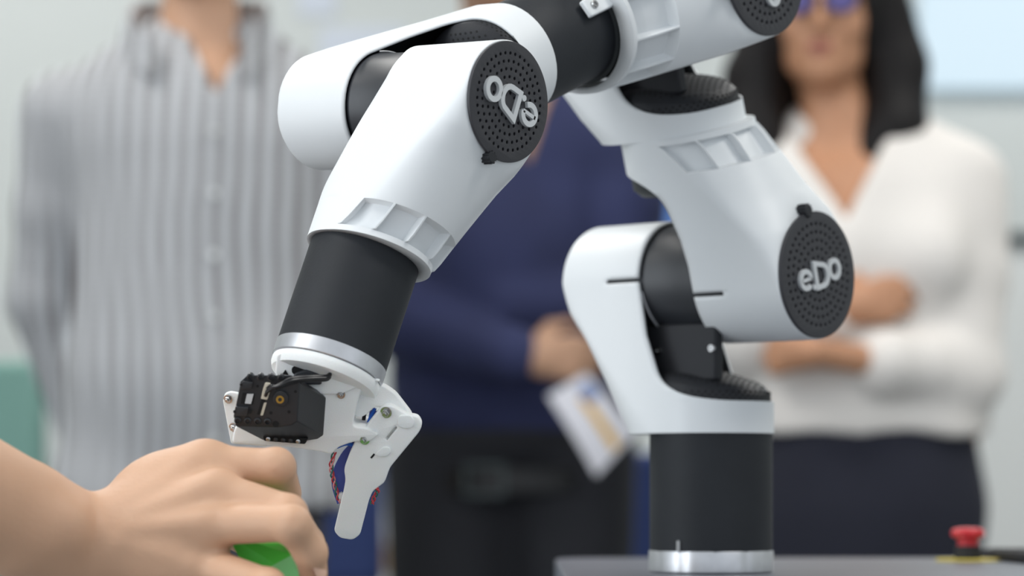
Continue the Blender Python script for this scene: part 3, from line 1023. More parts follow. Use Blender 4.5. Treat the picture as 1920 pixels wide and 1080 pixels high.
g = Geo(); g.box(((b_.x + 2.92) / 2, WY - .22, (b_.z + c_.z) / 2), (2.94 - b_.x, .44, b_.z - c_.z)); obj('top', g.v, g.f, 'frame', t, smooth=0, bevel=.003)
for k in range(3):
    w_ = (2.9 - b_.x) / 3
    g = Geo(); g.box((b_.x + w_ * (k + .5), WY - .419, c_.z / 2), (w_ - .008, .018, c_.z - .06)); d_ = obj('door', g.v, g.f, 'wall_pale', t, smooth=0, bevel=.002)
    g = Geo(); g.box((b_.x + w_ * (k + .9), WY - .435, c_.z * .6), (.012, .014, .14)); obj('handle', g.v, g.f, 'chrome', d_, smooth=0, bevel=.002)

# pale sheets pinned on the wall behind the men
for lab, q in (('small pale sheet on the wall beside the striped man\'s neck', (560, -40, 630, 30)),
               ('wide pale bluish sheet on the wall above the robot\'s white forearm', (600, 52, 760, 130)),):
    o = wallbox('wall_sheet', *q, 'poster', d=.004, lift=.001)
    o['label'] = lab; o['category'] = 'poster'
o = wallbox('blue_board', 1195, 330, 1300, 470, 'bright_blue', d=.02, lift=.001)
o['label'] = 'bright blue board on the wall, seen through the gap in the robot arm'; o['category'] = 'board'

def chair(X, Y, rz, seat_m, lab, zs=.46, back_top=.90, w=.44):
    t = thing('office_chair', lab, 'chair', (X, Y, 0), rz, )
    mw = WL[t.name]
    def bx(name, c, d, m, par=None, bev=.01):
        g = Geo(); g.box(c, d); return obj(name, g.v, g.f, m, par or t, mw=mw, smooth=30, bevel=bev, seg=3)
    bx('seat', (0, 0, zs), (.46, .44, .06), seat_m, bev=.025)
    bx('backrest', (0, .21, (back_top + zs + .18) / 2), (w, .04, back_top - zs - .16), seat_m, bev=.018)
    for sx in (-1, 1):
        g = Geo(); g.tube([(sx * .20, .22, zs + .25), (sx * .20, .23, zs - .02), (sx * .20, .24, 0.0)], .011, 10); obj('leg', g.v, g.f, 'chrome', t, mw=mw)
        g = Geo(); g.tube([(sx * .20, .20, zs - .02), (sx * .20, -.20, zs - .02), (sx * .20, -.22, 0.0)], .011, 10); obj('leg', g.v, g.f, 'chrome', t, mw=mw)
    return t
chair(-.36, 5.0, PI, 'blue_seat', 'blue chair standing in the gap between the striped man and the man in navy', back_top=.87, w=.26)
chair(.285, 5.02, PI, 'blue_seat', 'blue chair behind the man in navy, just left of the robot\'s base column', back_top=.86)
q_ = P(-20, 700, 4.9)
chair(q_.x, 4.9, PI - .3, 'teal', 'pale teal chair behind the striped man at the left edge', back_top=1.02)

t = thing('back_desk', 'white desk with pale wood edge far behind the man in navy', 'desk', (-.1, 5.62, 0))
g = Geo(); g.box((-.05, 5.72, .700), (1.0, .36, .03)); obj('desktop', g.v, g.f, 'desk_white', t, smooth=0, bevel=.004)
g = Geo(); g.box((-.05, 5.53, .655), (.96, .02, .06)); obj('apron', g.v, g.f, 'wood', t, smooth=0)
for sx in (-.5, .4):
    for sy in (5.58, 5.86):
        g = Geo(); g.box((sx, sy, .343), (.04, .04, .685)); obj('leg', g.v, g.f, 'chrome', t, smooth=0, bevel=.003)
def screen_thing(px, pyb, pyt, w, Y, lab):
    a = P(px, pyb, Y); b = P(px, pyt, Y)
    o = None
    t = thing('white_box', lab, 'box', (a.x, Y, .715))
    g = Geo(); g.box((a.x, Y, .715 + (b.z - .715) / 2), (w, .12, b.z - .715)); obj('carton', g.v, g.f, 'desk_white', t, smooth=0, bevel=.004)
    g = Geo(); g.box((a.x, Y, b.z + .004), (w + .008, .128, .012)); obj('lid', g.v, g.f, 'desk_white', t, smooth=0, bevel=.003)
    return t
screen_thing(1190, 1000, 950, .10, 5.7, 'small white box on the far desk beside the robot\'s base column')
screen_thing(692, 1000, 972, .11, 5.72, 'low white box on the far desk below the gripper finger')

# ------------------------------------------------------------------ the table that carries the robot
X0t, X1t, Y0t, Y1t = .036, 1.05, 1.66, 2.275
t = thing('robot_table', 'dark slate table with rounded corners under the robot base', 'table', ((X0t + X1t) / 2, (Y0t + Y1t) / 2, 0))
lp = round_loop([(X0t, Y0t), (X1t, Y0t), (X1t, Y1t), (X0t, Y1t)], .05, 8)
me = curve_plate('table_top', [lp], .03, .002); me.materials.append(M['slate'])
shared('table_top', me, t, Matrix.Translation((0, 0, TABLE_Z - .0002)))
lp = round_loop([(X0t + .03, Y0t + .03), (X1t - .03, Y0t + .03), (X1t - .03, Y1t - .03), (X0t + .03, Y1t - .03)], .03, 6)
me = curve_plate('apron', [lp], .06, .002); me.materials.append(M['slate_edge'])
shared('apron', me, t, Matrix.Translation((0, 0, TABLE_Z - .0302)))
for x in (X0t + .06, X1t - .06):
    for y in (Y0t + .06, Y1t - .06):
        g = Geo(); g.lathe([(.022, 0), (.022, TABLE_Z - .09)], 20, Matrix.Translation((x, y, 0))); obj('leg', g.v, g.f, 'slate_edge', t)

e = P(1815, 1050, 2.17); ez = TABLE_Z
t = thing('emergency_stop', 'red mushroom button on a yellow disc at the table\'s right side', 'button', (e.x, e.y, ez))
for nm, pr, m in (('yellow_disc', [(.026, 0), (.026, .0012), (.025, .0018)], 'yellow'), ('button_base', [(.0105, .0018), (.0105, .0125)], 'black'),
                  ('button_stem', [(.0085, .0125), (.0085, .0195)], 'red'), ('button_head', [(.0105, .0185), (.0135, .0205), (.0135, .0240), (.0120, .0262), (.006, .0272)], 'red')):
    g = Geo(); g.lathe(pr, 40, Matrix.Translation((e.x, e.y, ez))); obj(nm, g.v, g.f, m, t)
# dark tablet at the right edge
t = thing('tablet', 'thin dark tablet lying on the table at the right edge', 'tablet', (.46, 2.1, ez))
mt = Matrix.Translation((.475, 2.13, ez)) @ Matrix.Rotation(.12, 4, 'Z')
g = Geo(); g.box((0, 0, .0045), (.15, .20, .009)); obj('case', g.v, g.f, 'black', t, mw=mt, bevel=.002)
g = Geo(); g.box((0, 0, .0093), (.135, .18, .0006)); obj('glass', g.v, g.f, 'hole', t, mw=mt, smooth=0)
# ------------------------------------------------------------------ people
def npv(*a): return np.array(a, float)
def unit(v): v = np.array(v, float); return v / np.linalg.norm(v)
def hand_f(F, wr, d, pn, thumb, s=1.0, curl=.5, k=.006):
    """hand from the wrist along d; pn is the way the palm looks; thumb is the side the thumb leaves"""
    wr = np.array(wr, float); d = unit(d); pn = unit(npv(*pn) - d * np.dot(pn, d)); t = unit(np.cross(d, pn)); t = t if np.dot(t, thumb) > 0 else -t
    F.cap(wr - d * .01, wr + d * .03 * s, .022 * s, .026 * s, k=.015)
    for i, (o, L, r) in enumerate(((.030, .072, .0090), (.010, .080, .0092), (-.010, .074, .0088), (-.029, .058, .0078))):
        mcp = wr + d * (.088 - abs(o) * .25) * s + t * o * s
        F.cap(wr + d * .02 * s + t * o * .5 * s, mcp, .014 * s, .0125 * s, k=.014)
        a = 0; p = mcp; ll = L * s
        for j, fr in enumerate((.45, .32, .23)):
            a += curl * (.9 if j == 0 else .75)
            q = p + (d * math.cos(a) + pn * math.sin(a)) * ll * fr
            F.cap(p, q, r * s * (1 - .08 * j), r * s * (1 - .08 * (j + 1)), k=k if j == 0 else .002)
            p = q
    p = wr + d * .02 * s + t * .022 * s; q = p + (d * .6 + t * .7 + pn * .4) * .04 * s; q2 = q + (d * .85 + t * .25 + pn * .4 * (1 + curl)) * .032 * s; q3 = q2 + (d * .9 + pn * .5 * (1 + curl)) * .024 * s
    F.cap(p, q, .015 * s, .0125 * s, k=.012); F.cap(q, q2, .0118 * s, .0105 * s, k=.004); F.cap(q2, q3, .0103 * s, .0085 * s, k=.002)

def head_f(F, c, s, yaw_, female):
    """head round c (centre of the skull at eye height), face towards -y turned by yaw_"""
    cy, sy_ = math.cos(yaw_), math.sin(yaw_)
    def L(x, y, z): return npv(c[0] + (x * cy - y * sy_) * s, c[1] + (x * sy_ + y * cy) * s, c[2] + z * s)
    F.ell(L(0, .012, .022), npv(.076, .094, .094) * s, k=.01)
    F.ell(L(0, -.030, -.045), npv(.058, .058, .070) * s, k=.03)
    F.cap(L(-.034, -.030, -.078), L(0, -.066, -.098), .022 * s, .020 * s, k=.02); F.cap(L(.034, -.030, -.078), L(0, -.066, -.098), .022 * s, .020 * s, k=.02)
    for x in (-1, 1):
        F.ell(L(x * .033, -.090, .004), npv(.018, .012, .011) * s, k=.010, cut=True)
        F.cap(L(x * .020, -.0790, .0135), L(x * .046, -.0740, .0120), .0050 * s, .0045 * s, k=.004); F.cap(L(x * .021, -.0780, -.0065), L(x * .045, -.0740, -.0060), .0042 * s, k=.004)
        F.cap(L(x * .016, -.082, .024), L(x * .048, -.072, .024), .009 * s, .007 * s, k=.012)
        F.ell(L(x * .042, -.062, -.030), npv(.020, .018, .020) * s, k=.02)
        F.ell(L(x * .077, .008, -.008), npv(.009, .017, .030) * s, k=.006)
        F.ell(L(x * .082, -.002, -.006), npv(.005, .009, .017) * s, k=.004, cut=True)
    F.cap(L(0, -.086, .008), L(0, -.108, -.034), .0075 * s, .0105 * s, k=.010)
    for x in (-1, 1): F.ell(L(x * .012, -.098, -.038), npv(.008, .009, .007) * s, k=.006)
    F.cap(L(-.020, -.084, -.062), L(.020, -.084, -.062), .0065 * s, k=.008); F.cap(L(-.017, -.084, -.074), L(.017, -.084, -.074), .007 * s, k=.006)
    F.cap(L(-.020, -.096, -.0675), L(.020, -.096, -.0675), .0016 * s, k=.002, cut=True)
    return L

def limb(F, pts, rs, k=.02, sy=1.0):
    for i in range(len(pts) - 1): F.cap(pts[i], pts[i + 1], rs[i], rs[i + 1], k=k, sy=sy)

def person(label, loc, rz, cfg):
    t = thing('person', label, 'person', loc, rz, None)
    mw = WL[t.name]
    H = cfg['h']; sk = cfg['skin']; fem = cfg.get('female')
    wd = cfg.get('wide', 1.0)
    sz = cfg['shz']; hz = cfg['headz']; hx = cfg.get('headx', 0); nx = hx * .6
    sho, elb, wri = cfg['sh'], cfg['el'], cfg['wr']
    hipz, kneez, ankz = .53 * H, .28 * H, .05 * H
    def torso(F, g_, lo=None, belly=0.0):
        F.cap((-.075 * wd, 0, hipz + .02), (.075 * wd, 0, hipz + .02), (.105 + g_), k=.03, sy=.95)
        F.cap((0, 0, hipz + .05), (0, -.005, hipz + .20), (.135 * wd + g_ + belly), (.130 * wd + g_), k=.05, sy=.72)
        F.cap((0, -.005, hipz + .18), (0, 0, sz - .12), (.132 * wd + g_), (.165 * wd + g_), k=.05, sy=.66)
        F.cap((-.085 * wd, .01, sz - .09), (.085 * wd, .01, sz - .09), (.095 + g_), k=.05, sy=.95)
        if fem:
            for x in (-1, 1): F.ell((x * .068, -.085, sz - .165), npv(.062, .05, .06) + g_, k=.04)
        for (sx, sy_, s_z) in sho:
            F.cap((nx, .02, sz + .045), (sx * .80, .012, s_z + .012), .046 + g_, .044 + g_, k=.04)
    def arm(F, i, g_, stop=1.0):
        s_, e_, w_ = [np.array(q, float) for q in (sho[i], elb[i], wri[i])]
        F.cap(s_, s_ + (e_ - s_) * .5, .054 * wd + g_, .046 * wd + g_, k=.03)
        F.cap(s_ + (e_ - s_) * .5, e_, .046 * wd + g_, .038 * wd + g_, k=.02)
        q = e_ + (w_ - e_) * stop
        F.cap(e_, q, .040 * wd + g_, (.040 + (.0265 - .040) * stop) * wd + g_, k=.02)
    # body: one continuous surface
    F = Field((-.36, -.36, -.01), (.36, .24, hz + .17), .0068)
    torso(F, -.014)
    F.cap((nx, .02, sz + .02), (hx, .012, hz - .06), .056 if not fem else .049, .052 if not fem else .045, k=.03)
    head_f(F, (hx, .0, hz), cfg.get('hs', 1.0), cfg.get('hyaw', 0), fem)
    for i in (0, 1):
        arm(F, i, -.004 if cfg.get('bare') else -.010)
        hand_f(F, wri[i], cfg['hd'][i], cfg['hp'][i], cfg['ht'][i], .95 if not fem else .86, cfg.get('curl', (.5, .5))[i])
    for sx in (-1, 1):
        limb(F, [(sx * .085, 0, hipz), (sx * .095, -.01, kneez), (sx * .10, .015, ankz)], [.080, .052, .036], k=.03)
        F.cap((sx * .10, .03, .035), (sx * .11, -.13, .028), .036, .030, k=.02)
    body = field_obj('body', F, sk, t, mw, 2)
    L = None
    cy, sy_ = math.cos(cfg.get('hyaw', 0)), math.sin(cfg.get('hyaw', 0)); s = cfg.get('hs', 1.0)
    def HL(x, y, z): return mw @ Vector((hx + (x * cy - y * sy_) * s, (x * sy_ + y * cy) * s, hz + z * s))
    for x in (-1, 1):
        g = Geo(); m4 = frame(HL(x * .033, -.0690, .0035), HL(x * .033, -1, .0) - HL(x * .033, 0, 0))
        r = .0125 * s
        g.lathe([(r * math.sin(a), r * math.cos(a)) for a in np.linspace(PI, .02, 12)], 20, m4)
        e_ = obj('eye', g.v, g.f, 'eye', t, smooth=60)
        g = Geo(); g.lathe([(.0058, .0112), (.0052, .0122), (.002, .0129)], 16, m4); obj('iris', g.v, g.f, 'iris', e_)
        g = Geo(); g.tube([HL(x * .018, -.089, .026), HL(x * .034, -.090, .031), HL(x * .050, -.080, .027)], .0035 * s, 8)
        obj('eyebrow', g.v, g.f, cfg['hair_m'], t)
    g = Geo(); g.tube([HL(-.021, -.0865, -.0655), HL(-.008, -.0925, -.0625), HL(.008, -.0925, -.0625), HL(.021, -.0865, -.0655)], [.002, .0042, .0042, .002], 8)
    g.tube([HL(-.019, -.0865, -.0695), HL(0, -.093, -.0745), HL(.019, -.0865, -.0695)], [.002, .0048, .002], 8)
    obj('lips', g.v, g.f, 'lips', t)
    cfg['clothes'](t, mw, torso, arm, HL, hipz, kneez, ankz)
    for sx in (-1, 1):
        F = Field((sx * .11 - .07, -.22, -.01), (sx * .11 + .07, .11, .13), .006)
        F.cap((sx * .10, .045, .045), (sx * .115, -.14, .034), .046, .040, k=.02); F.half((0, 0, .004), (0, 0, -1)); F.half((0, 0, .095), (0, 0, 1))
        F.cap((sx * .10, .015, .05), (sx * .10, .015, .10), .046, k=.02)
        field_obj('shoe', F, 'leather', t, mw, 1)
    return t

def trousers(t, mw, hipz, kneez, ankz, m, top, wd=1.0, lg=1.0):
    F = Field((-.30, -.22, .02), (.30, .22, top + .05), .0085)
    F.cap((-.075, 0, hipz + .02), (.075, 0, hipz + .02), .118 * wd, k=.03, sy=.95)
    F.cap((0, 0, hipz + .05), (0, -.005, top + .05), .148 * wd, .148 * wd, k=.04, sy=.76)
    for sx in (-1, 1):
        limb(F, [(sx * .088, 0, hipz - .02), (sx * .098, -.01, kneez), (sx * .102, .015, ankz + .01)], [.100 * lg, .072 * lg, .062], k=.02)
    F.half((0, 0, top), (0, 0, 1)); F.half((0, 0, .06), (0, 0, -1))
    F.fold(.0022, (22, 22, 9), 5)
    return field_obj('trousers', F, m, t, mw, 1)

# --- the man in the striped shirt
def cl_striped(t, mw, torso, arm, HL, hipz, kneez, ankz):
    F = Field((-.36, -.30, .70), (.36, .26, 1.56), .0075)
    torso(F, .012, belly=.012)
    F.cap((-.09, 0, .80), (.09, 0, .80), .125, k=.06, sy=.85)
    F.cap((0, 0, .95), (0, 0, 1.2), .160, .165, k=.05, sy=.74)
    for i in (0, 1): arm(F, i, .010, .97)
    F.wedge((0.035, -.02, 1.345), None, .060, 1.50)
    F.ell((0, .0, 1.56), (.078, .085, .14), k=.004, cut=True)
    F.half((0, 0, .775), (0, 0, -1))
    F.fold(.0040, (26, 26, 11), 2)
    sh = field_obj('striped_shirt', F, 'striped', t, mw, 1)
    # stand-up collar in two halves
    for sx in (-1, 1):
        pts = [(sx * .0, .085, 1.485), (sx * .055, .070, 1.480), (sx * .085, .015, 1.462), (sx * .082, -.045, 1.425), (sx * .055 + .015, -.095, 1.385)]
        inn = smooth_path(pts, 5); v = []; f = []
        for i, q in enumerate(inn):
            c = Vector((q.x, q.y, 0)).normalized()
            hgt = .045 + .012 * i / len(inn)
            ring = [q + c * .000, q + c * .006 + Vector((0, 0, hgt * .75)), q + c * .012 + Vector((0, 0, hgt * .78)), q + c * .024 + Vector((0, 0, -.008)), q + c * .019 + Vector((0, 0, -.008))]
            v += [mw @ r_ for r_ in ring]
        for i in range(len(inn) - 1):
            for k in range(5): f.append((5 * i + k, 5 * i + (k + 1) % 5, 5 * i + 5 + (k + 1) % 5, 5 * i + 5 + k))
        f += [(0, 1, 2, 3, 4), tuple(5 * (len(inn) - 1) + k for k in (4, 3, 2, 1, 0))]
        obj('collar', v, f, 'striped', t, smooth=50)
    g = Geo()
    for k in range(6):
        g = Geo(); g.lathe([(.0055, 0), (.0055, .0025), (.004, .003)], 14, frame(mw @ Vector((.036, -.128 + .003 * (k > 3), 1.30 - .085 * k)), (0, -1, 0))); obj('button', g.v, g.f, 'wall_pale', t)
    trousers(t, mw, hipz, kneez, ankz, 'grey_cloth', .95)
    F = Field((-.12, -.13, 1.50), (.12, .15, 1.82), .006)
    F.ell((0, .020, 1.662), (.088, .106, .108), k=.01); F.cap((-.05, .05, 1.60), (.05, .05, 1.60), .045, k=.03); F.ell((0, -.090, 1.612), (.070, .066, .088), k=.006, cut=True); F.half((0, 0, 1.575), (0, .5, -1)); F.fold(.0035, (95, 60, 60), 3)
    field_obj('hair', F, 'hair_brown', t, mw, 1)
P1Y = 3.8
person('man in a grey and white striped shirt with open collar, arms held behind him', (P(372, 0, P1Y).x, P1Y, 0), 0, dict(
    h=1.76, skin='skin_man', shz=1.405, headz=1.632, headx=.0, sh=[(-.190, .0, 1.335), (.190, .0, 1.335)],
    el=[(-.232, .045, 1.08), (.222, .045, 1.08)], wr=[(-.175, .10, .88), (.175, .10, .88)],
    hd=[(.5, .1, -.8), (-.5, .1, -.8)], hp=[(.3, .9, 0), (-.3, .9, 0)], ht=[(0, -1, 0), (0, -1, 0)], hair_m='hair_brown', clothes=cl_striped))

# --- the man in the navy jumper
def cl_navy(t, mw, torso, arm, HL, hipz, kneez, ankz):
    F = Field((-.36, -.34, .78), (.36, .26, 1.60), .0075)
    torso(F, .012)
    F.cap((0, 0, .93), (0, 0, 1.2), .158, .168, k=.05, sy=.76)
    for i in (0, 1): arm(F, i, .018, .93)
    F.wedge((0.028, -.02, 1.320), None, .062, 1.50)
    F.ell((0, .0, 1.60), (.076, .082, .14), k=.004, cut=True)
    F.half((0, 0, .85), (0, 0, -1))
    F.fold(.0045, (24, 24, 14), 8)
    field_obj('jumper', F, 'navy', t, mw, 1)
    trousers(t, mw, hipz, kneez, ankz, 'black_cloth', .90, 1.2, 1.22)
    v = []; f = []; N = 48
    for j in range(N):
        a = 2 * PI * j / N
        for (rr, zz) in ((1.0, .800), (1.035, .802), (1.035, .838), (1.0, .840)):
            v.append(mw @ Vector((.180 * rr * math.cos(a), .133 * rr * math.sin(a), zz)))
    for j in range(N):
        for k in range(4): f.append((4 * j + k, 4 * j + (k + 1) % 4, 4 * ((j + 1) % N) + (k + 1) % 4, 4 * ((j + 1) % N) + k))
    be = obj('belt', v, f, 'leather', t)
    g = Geo()
    for (cx, cz, dx, dz) in ((-.030, .820, .006, .050), (.030, .820, .006, .050), (0, .843, .066, .006), (0, .797, .066, .006)): g.box(mw @ Vector((cx - .04, -.142, cz)), (dx, .006, dz))
    obj('buckle', g.v, g.f, 'frame', be, smooth=0, bevel=.001)
    F = Field((-.14, -.13, 1.50), (.10, .15, 1.90), .006)
    F.ell((-.03, .020, 1.726), (.088, .106, .110), k=.01); F.cap((-.08, .05, 1.665), (.02, .05, 1.665), .045, k=.03); F.ell((-.03, -.090, 1.672), (.070, .066, .090), k=.006, cut=True); F.half((0, 0, 1.635), (0, .5, -1)); F.fold(.0035, (95, 60, 60), 6)
    field_obj('hair', F, 'hair_brown', t, mw, 1)
P2Y = 4.3
P2X = P(957, 0, P2Y).x
person('man in a navy jumper and black trousers with folded arms behind the robot', (P2X, P2Y, 0), 0, dict(
    h=1.80, skin='skin_man', shz=1.455, headz=1.695, headx=-.03, wide=1.02, sh=[(-.185, .0, 1.40), (.175, .0, 1.40)],
    el=[(-.205, -.06, 1.085), (.185, -.06, 1.100)], wr=[(.020, -.215, 1.008), (-.01, -.11, 1.09)],
    hd=[(.98, .05, -.02), (-.7, .7, -.1)], hp=[(0, 1, 0), (0, 1, 0)], ht=[(0, 0, 1), (0, 0, 1)], curl=(.55, .3), hair_m='hair_brown', clothes=cl_navy))

# --- the woman in the ivory blouse
def cl_woman(t, mw, torso, arm, HL, hipz, kneez, ankz):
    F = Field((-.36, -.34, .82), (.36, .26, 1.42), .0072)
    torso(F, .010)
    F.cap((-.05, -.01, .955), (.06, -.01, .955), .118, k=.05, sy=.95)
    F.cap((0, 0, 1.0), (0, 0, 1.15), .150, .150, k=.05, sy=.78)
    for i in (0, 1): arm(F, i, .022, (.80, .50)[i])
    e_ = npv(*WOM['el'][1]); w_ = npv(*WOM['wr'][1]); q = e_ + (w_ - e_) * .46
    F.cap(q - (w_ - e_) * .12, q + (w_ - e_) * .05, .056, .052, k=.008)
    F.wedge((-.040, -.02, 1.178), None, .085, 1.36)
    F.ell((-.03, .0, 1.44), (.090, .085, .12), k=.004, cut=True)
    F.half((0, 0, .885), (0, 0, -1))
    F.fold(.0045, (24, 24, 12), 3)
    field_obj('blouse', F, 'white_cloth', t, mw, 1)
    F = Field((-.26, -.22, .40), (.26, .22, 1.0), .0085)
    F.cap((-.055, 0, .91), (.055, 0, .91), .095, k=.03, sy=.95); F.cap((0, 0, .93), (0, 0, .78), .142, .170, k=.04, sy=.75); F.cap((0, 0, .78), (0, 0, .50), .170, .160, k=.04, sy=.76)
    F.half((0, 0, .46), (0, 0, -1)); F.half((0, 0, .965), (0, 0, 1)); F.fold(.002, (20, 20, 8), 9)
    field_obj('skirt', F, 'navy_skirt', t, mw, 1)
    # hair: cap of hair and two long locks
    F = Field((-.26, -.14, 1.12), (.18, .18, 1.66), .0055)
    hx, hz = WOM['headx'], WOM['headz']
    F.ell((hx, .022, hz + .02), (.094, .105, .110), k=.01)
    limb(F, [(hx - .080, .00, hz + .02), (hx - .098, .012, hz - .09), (hx - .105, -.010, hz - .19), (hx - .070, -.035, hz - .245)], [.034, .044, .046, .022], k=.02)
    limb(F, [(hx + .085, .00, hz + .03), (hx + .108, .012, hz - .08), (hx + .100, -.010, hz - .18), (hx + .050, -.045, hz - .265)], [.036, .044, .048, .020], k=.02)
    F.cap((hx - .06, .07, hz - .02), (hx - .05, .07, hz - .20), .05, .04, k=.03); F.cap((hx + .06, .07, hz - .02), (hx + .05, .07, hz - .20), .05, .04, k=.03)
    F.ell((hx - .012, -.095, hz - .030), (.063, .085, .105), k=.008, cut=True)
    F.cap((hx, -.02, hz - .07), (hx, -.08, hz - .30), .040, .050, k=.006, cut=True)
    F.fold(.0035, (70, 40, 14), 4)
    field_obj('hair', F, 'hair', t, mw, 1)
    # glasses with violet lenses
    gl = None
    for x in (-1, 1):
        c = HL(x * .033, -.100, .002); g = Geo()
        ax = (HL(0, -1, 0) - HL(0, 0, 0)).normalized()
        m4 = frame(c, ax)
        ring = [m4 @ Vector((.024 * math.cos(a), .019 * math.sin(a), 0)) for a in np.linspace(0, 2 * PI, 24, endpoint=False)]
        g.tube(ring, .0018, 6, closed=True)
        if x < 0: g.tube([HL(-.010, -.103, .004), HL(0, -.106, .007), HL(.010, -.103, .004)], .0015, 6)
        g.tube([HL(x * .057, -.097, .004), HL(x * .078, -.02, .006), HL(x * .080, .02, -.004)], .0016, 6)
        if gl is None: gl = obj('glasses', g.v, g.f, 'leather', t)
        else: obj('rim', g.v, g.f, 'leather', gl)
        g = Geo(); g.add([q for q in ring] + [q - ax * .0012 for q in ring], [tuple(range(24)), tuple(range(47, 23, -1))] + [(i, (i + 1) % 24, 24 + (i + 1) % 24, 24 + i) for i in range(24)])
        obj('lens', g.v, g.f, 'lens', gl, smooth=20)
        c = HL(x * .085, .0, -.062)
        g = Geo(); m4 = frame(c, (0, 0, 1)); g.lathe([(.0085 * math.sin(a), -.0085 * math.cos(a) * 1.3) for a in np.linspace(.05, PI - .05, 9)], 14, m4)
        g.tube([HL(x * .083, .0, -.036), c + Vector((0, 0, .010))], .001, 6)
        obj('earring', g.v, g.f, 'steel', t, smooth=60)
P3Y = 3.95
WOM = dict(h=1.63, skin='skin_woman', female=True, bare=True, shz=1.305, headz=1.512, headx=-.058, wide=.88, hs=.96, hyaw=-.20,
    sh=[(-.150, .0, 1.262), (.140, .0, 1.262)], el=[(-.175, -.05, 1.03), (.142, -.055, .975)],
    wr=[(-.055, -.150, 1.062), (-.105, -.205, 1.000)], hd=[(.95, .05, .22), (-.55, .8, .02)], hp=[(0, 1, .0), (0, 1, 0)], ht=[(0, 0, 1), (0, 0, 1)],
    curl=(.4, .3), hair_m='hair', clothes=cl_woman)
person('woman with dark shoulder-length hair, ivory blouse and dark skirt, arms crossed', (P(1620, 0, P3Y).x, P3Y, 0), 0, WOM)

# --- brochure held by the man in navy
bc = [P(1027, 742, 4.04), P(1098, 700, 4.06), P(1190, 815, 4.06), P(1118, 893, 4.03)]
n_ = (bc[1] - bc[0]).cross(bc[3] - bc[0]).normalized()
n_ = n_ if n_.y < 0 else -n_
t = thing('brochure', 'white folded brochure with a yellow band held by the man in navy', 'brochure', sum(bc, Vector()) / 4)
def bq(u, v, o=0): return (bc[0] * (1 - u) + bc[1] * u) * (1 - v) + (bc[3] * (1 - u) + bc[2] * u) * v + n_ * (o + .006 * math.sin(v * PI) * 1.0)
def bpatch(name, u0, u1, v0, v1, o, m, th_=.0008):
    n = 8; v = []; f = []
    for k in range(2):
        for j in range(n + 1):
            vv = v0 + (v1 - v0) * j / n
            v += [bq(u0, vv, o - k * th_), bq(u1, vv, o - k * th_)]
    q = 2 * (n + 1)
    for j in range(n):
        f += [(2 * j, 2 * j + 1, 2 * j + 3, 2 * j + 2), (q + 2 * j, q + 2 * j + 2, q + 2 * j + 3, q + 2 * j + 1), (2 * j, 2 * j + 2, q + 2 * j + 2, q + 2 * j), (2 * j + 1, q + 2 * j + 1, q + 2 * j + 3, 2 * j + 3)]
    f += [(0, q, q + 1, 1), (2 * n, 2 * n + 1, q + 2 * n + 1, q + 2 * n)]
    return obj(name, v, f, m, t, smooth=50)
bpatch('cover', 0, 1, 0, 1, 0, 'paper'); bpatch('inner_leaf', .03, 1.04, .02, .98, -.004, 'paper')
bpatch('yellow_band', .50, .68, .22, .95, .0006, 'print_yellow'); bpatch('blue_print', .62, .92, .10, .34, .0006, 'print_blue')

# ------------------------------------------------------------------ the reaching hand
def HP(px, py, Y): q = P(px, py, Y); return npv(q.x, q.y, q.z)
F = Field((-.51, 1.36, .735), (-.095, 1.66, .945), .0017)
F.cap(HP(-560, 650, 1.45), HP(-150, 885, 1.49), .046, .0385, k=.004)
F.cap(HP(-150, 885, 1.49), HP(40, 974, 1.53), .0385, .0335, k=.004)
F.cap(HP(40, 974, 1.53), HP(165, 1020, 1.55), .0335, .0272, k=.004)
wr = HP(185, 1012, 1.55)
idx = HP(386, 876, 1.560); mid = HP(408, 925, 1.540); rng_ = HP(404, 984, 1.530); pky = HP(380, 1060, 1.535)
F.cap(wr, HP(290, 985, 1.560), .0262, .0262, k=.005)
for m_, r0, r1 in ((idx, .020, .0148), (mid, .020, .0145), (rng_, .020, .0145), (pky, .021, .0145)): F.cap(wr + (m_ - wr) * .15, m_, r0, r1, k=.008)
F.cap(HP(270, 945, 1.570), idx, .0165, .0140, k=.010)
F.cap(HP(300, 920, 1.575), HP(330, 1040, 1.555), .016, .020, k=.03)
for m_ in (idx, mid, rng_, pky): F.ell(m_ + npv(-.001, -.0042, -.001), (.0125, .0100, .0105), k=.006)
fk = .003
# index finger: bent away and down behind
F.cap(idx, HP(512, 877, 1.556), .0132, .0112, k=.005); F.ell(HP(519, 875, 1.553), (.0112, .0112, .0115), k=.004); F.cap(HP(519, 878, 1.557), HP(534, 925, 1.578), .0108, .0098, k=fk); F.cap(HP(534, 925, 1.578), HP(530, 985, 1.598), .0095, .0085, k=.002)
# middle finger
F.cap(mid, HP(534, 960, 1.526), .0126, .0108, k=.0035); F.ell(HP(543, 964, 1.523), (.0110, .0112, .0112), k=.004); F.cap(HP(543, 968, 1.527), HP(578, 1018, 1.552), .0104, .0096, k=fk); F.cap(HP(578, 1018, 1.552), HP(586, 1068, 1.575), .0095, .0085, k=.002)
# ring finger
F.cap(rng_, HP(542, 981, 1.502), .0118, .0106, k=.0035); F.ell(HP(549, 984, 1.499), (.0110, .0112, .0112), k=.004); F.cap(HP(551, 988, 1.501), HP(582, 1036, 1.512), .0104, .0095, k=fk); F.ell(HP(582, 1035, 1.511), (.0097, .0098, .0097), k=.003); F.cap(HP(582, 1036, 1.512), HP(588, 1076, 1.522), .0093, .0083, k=.002)
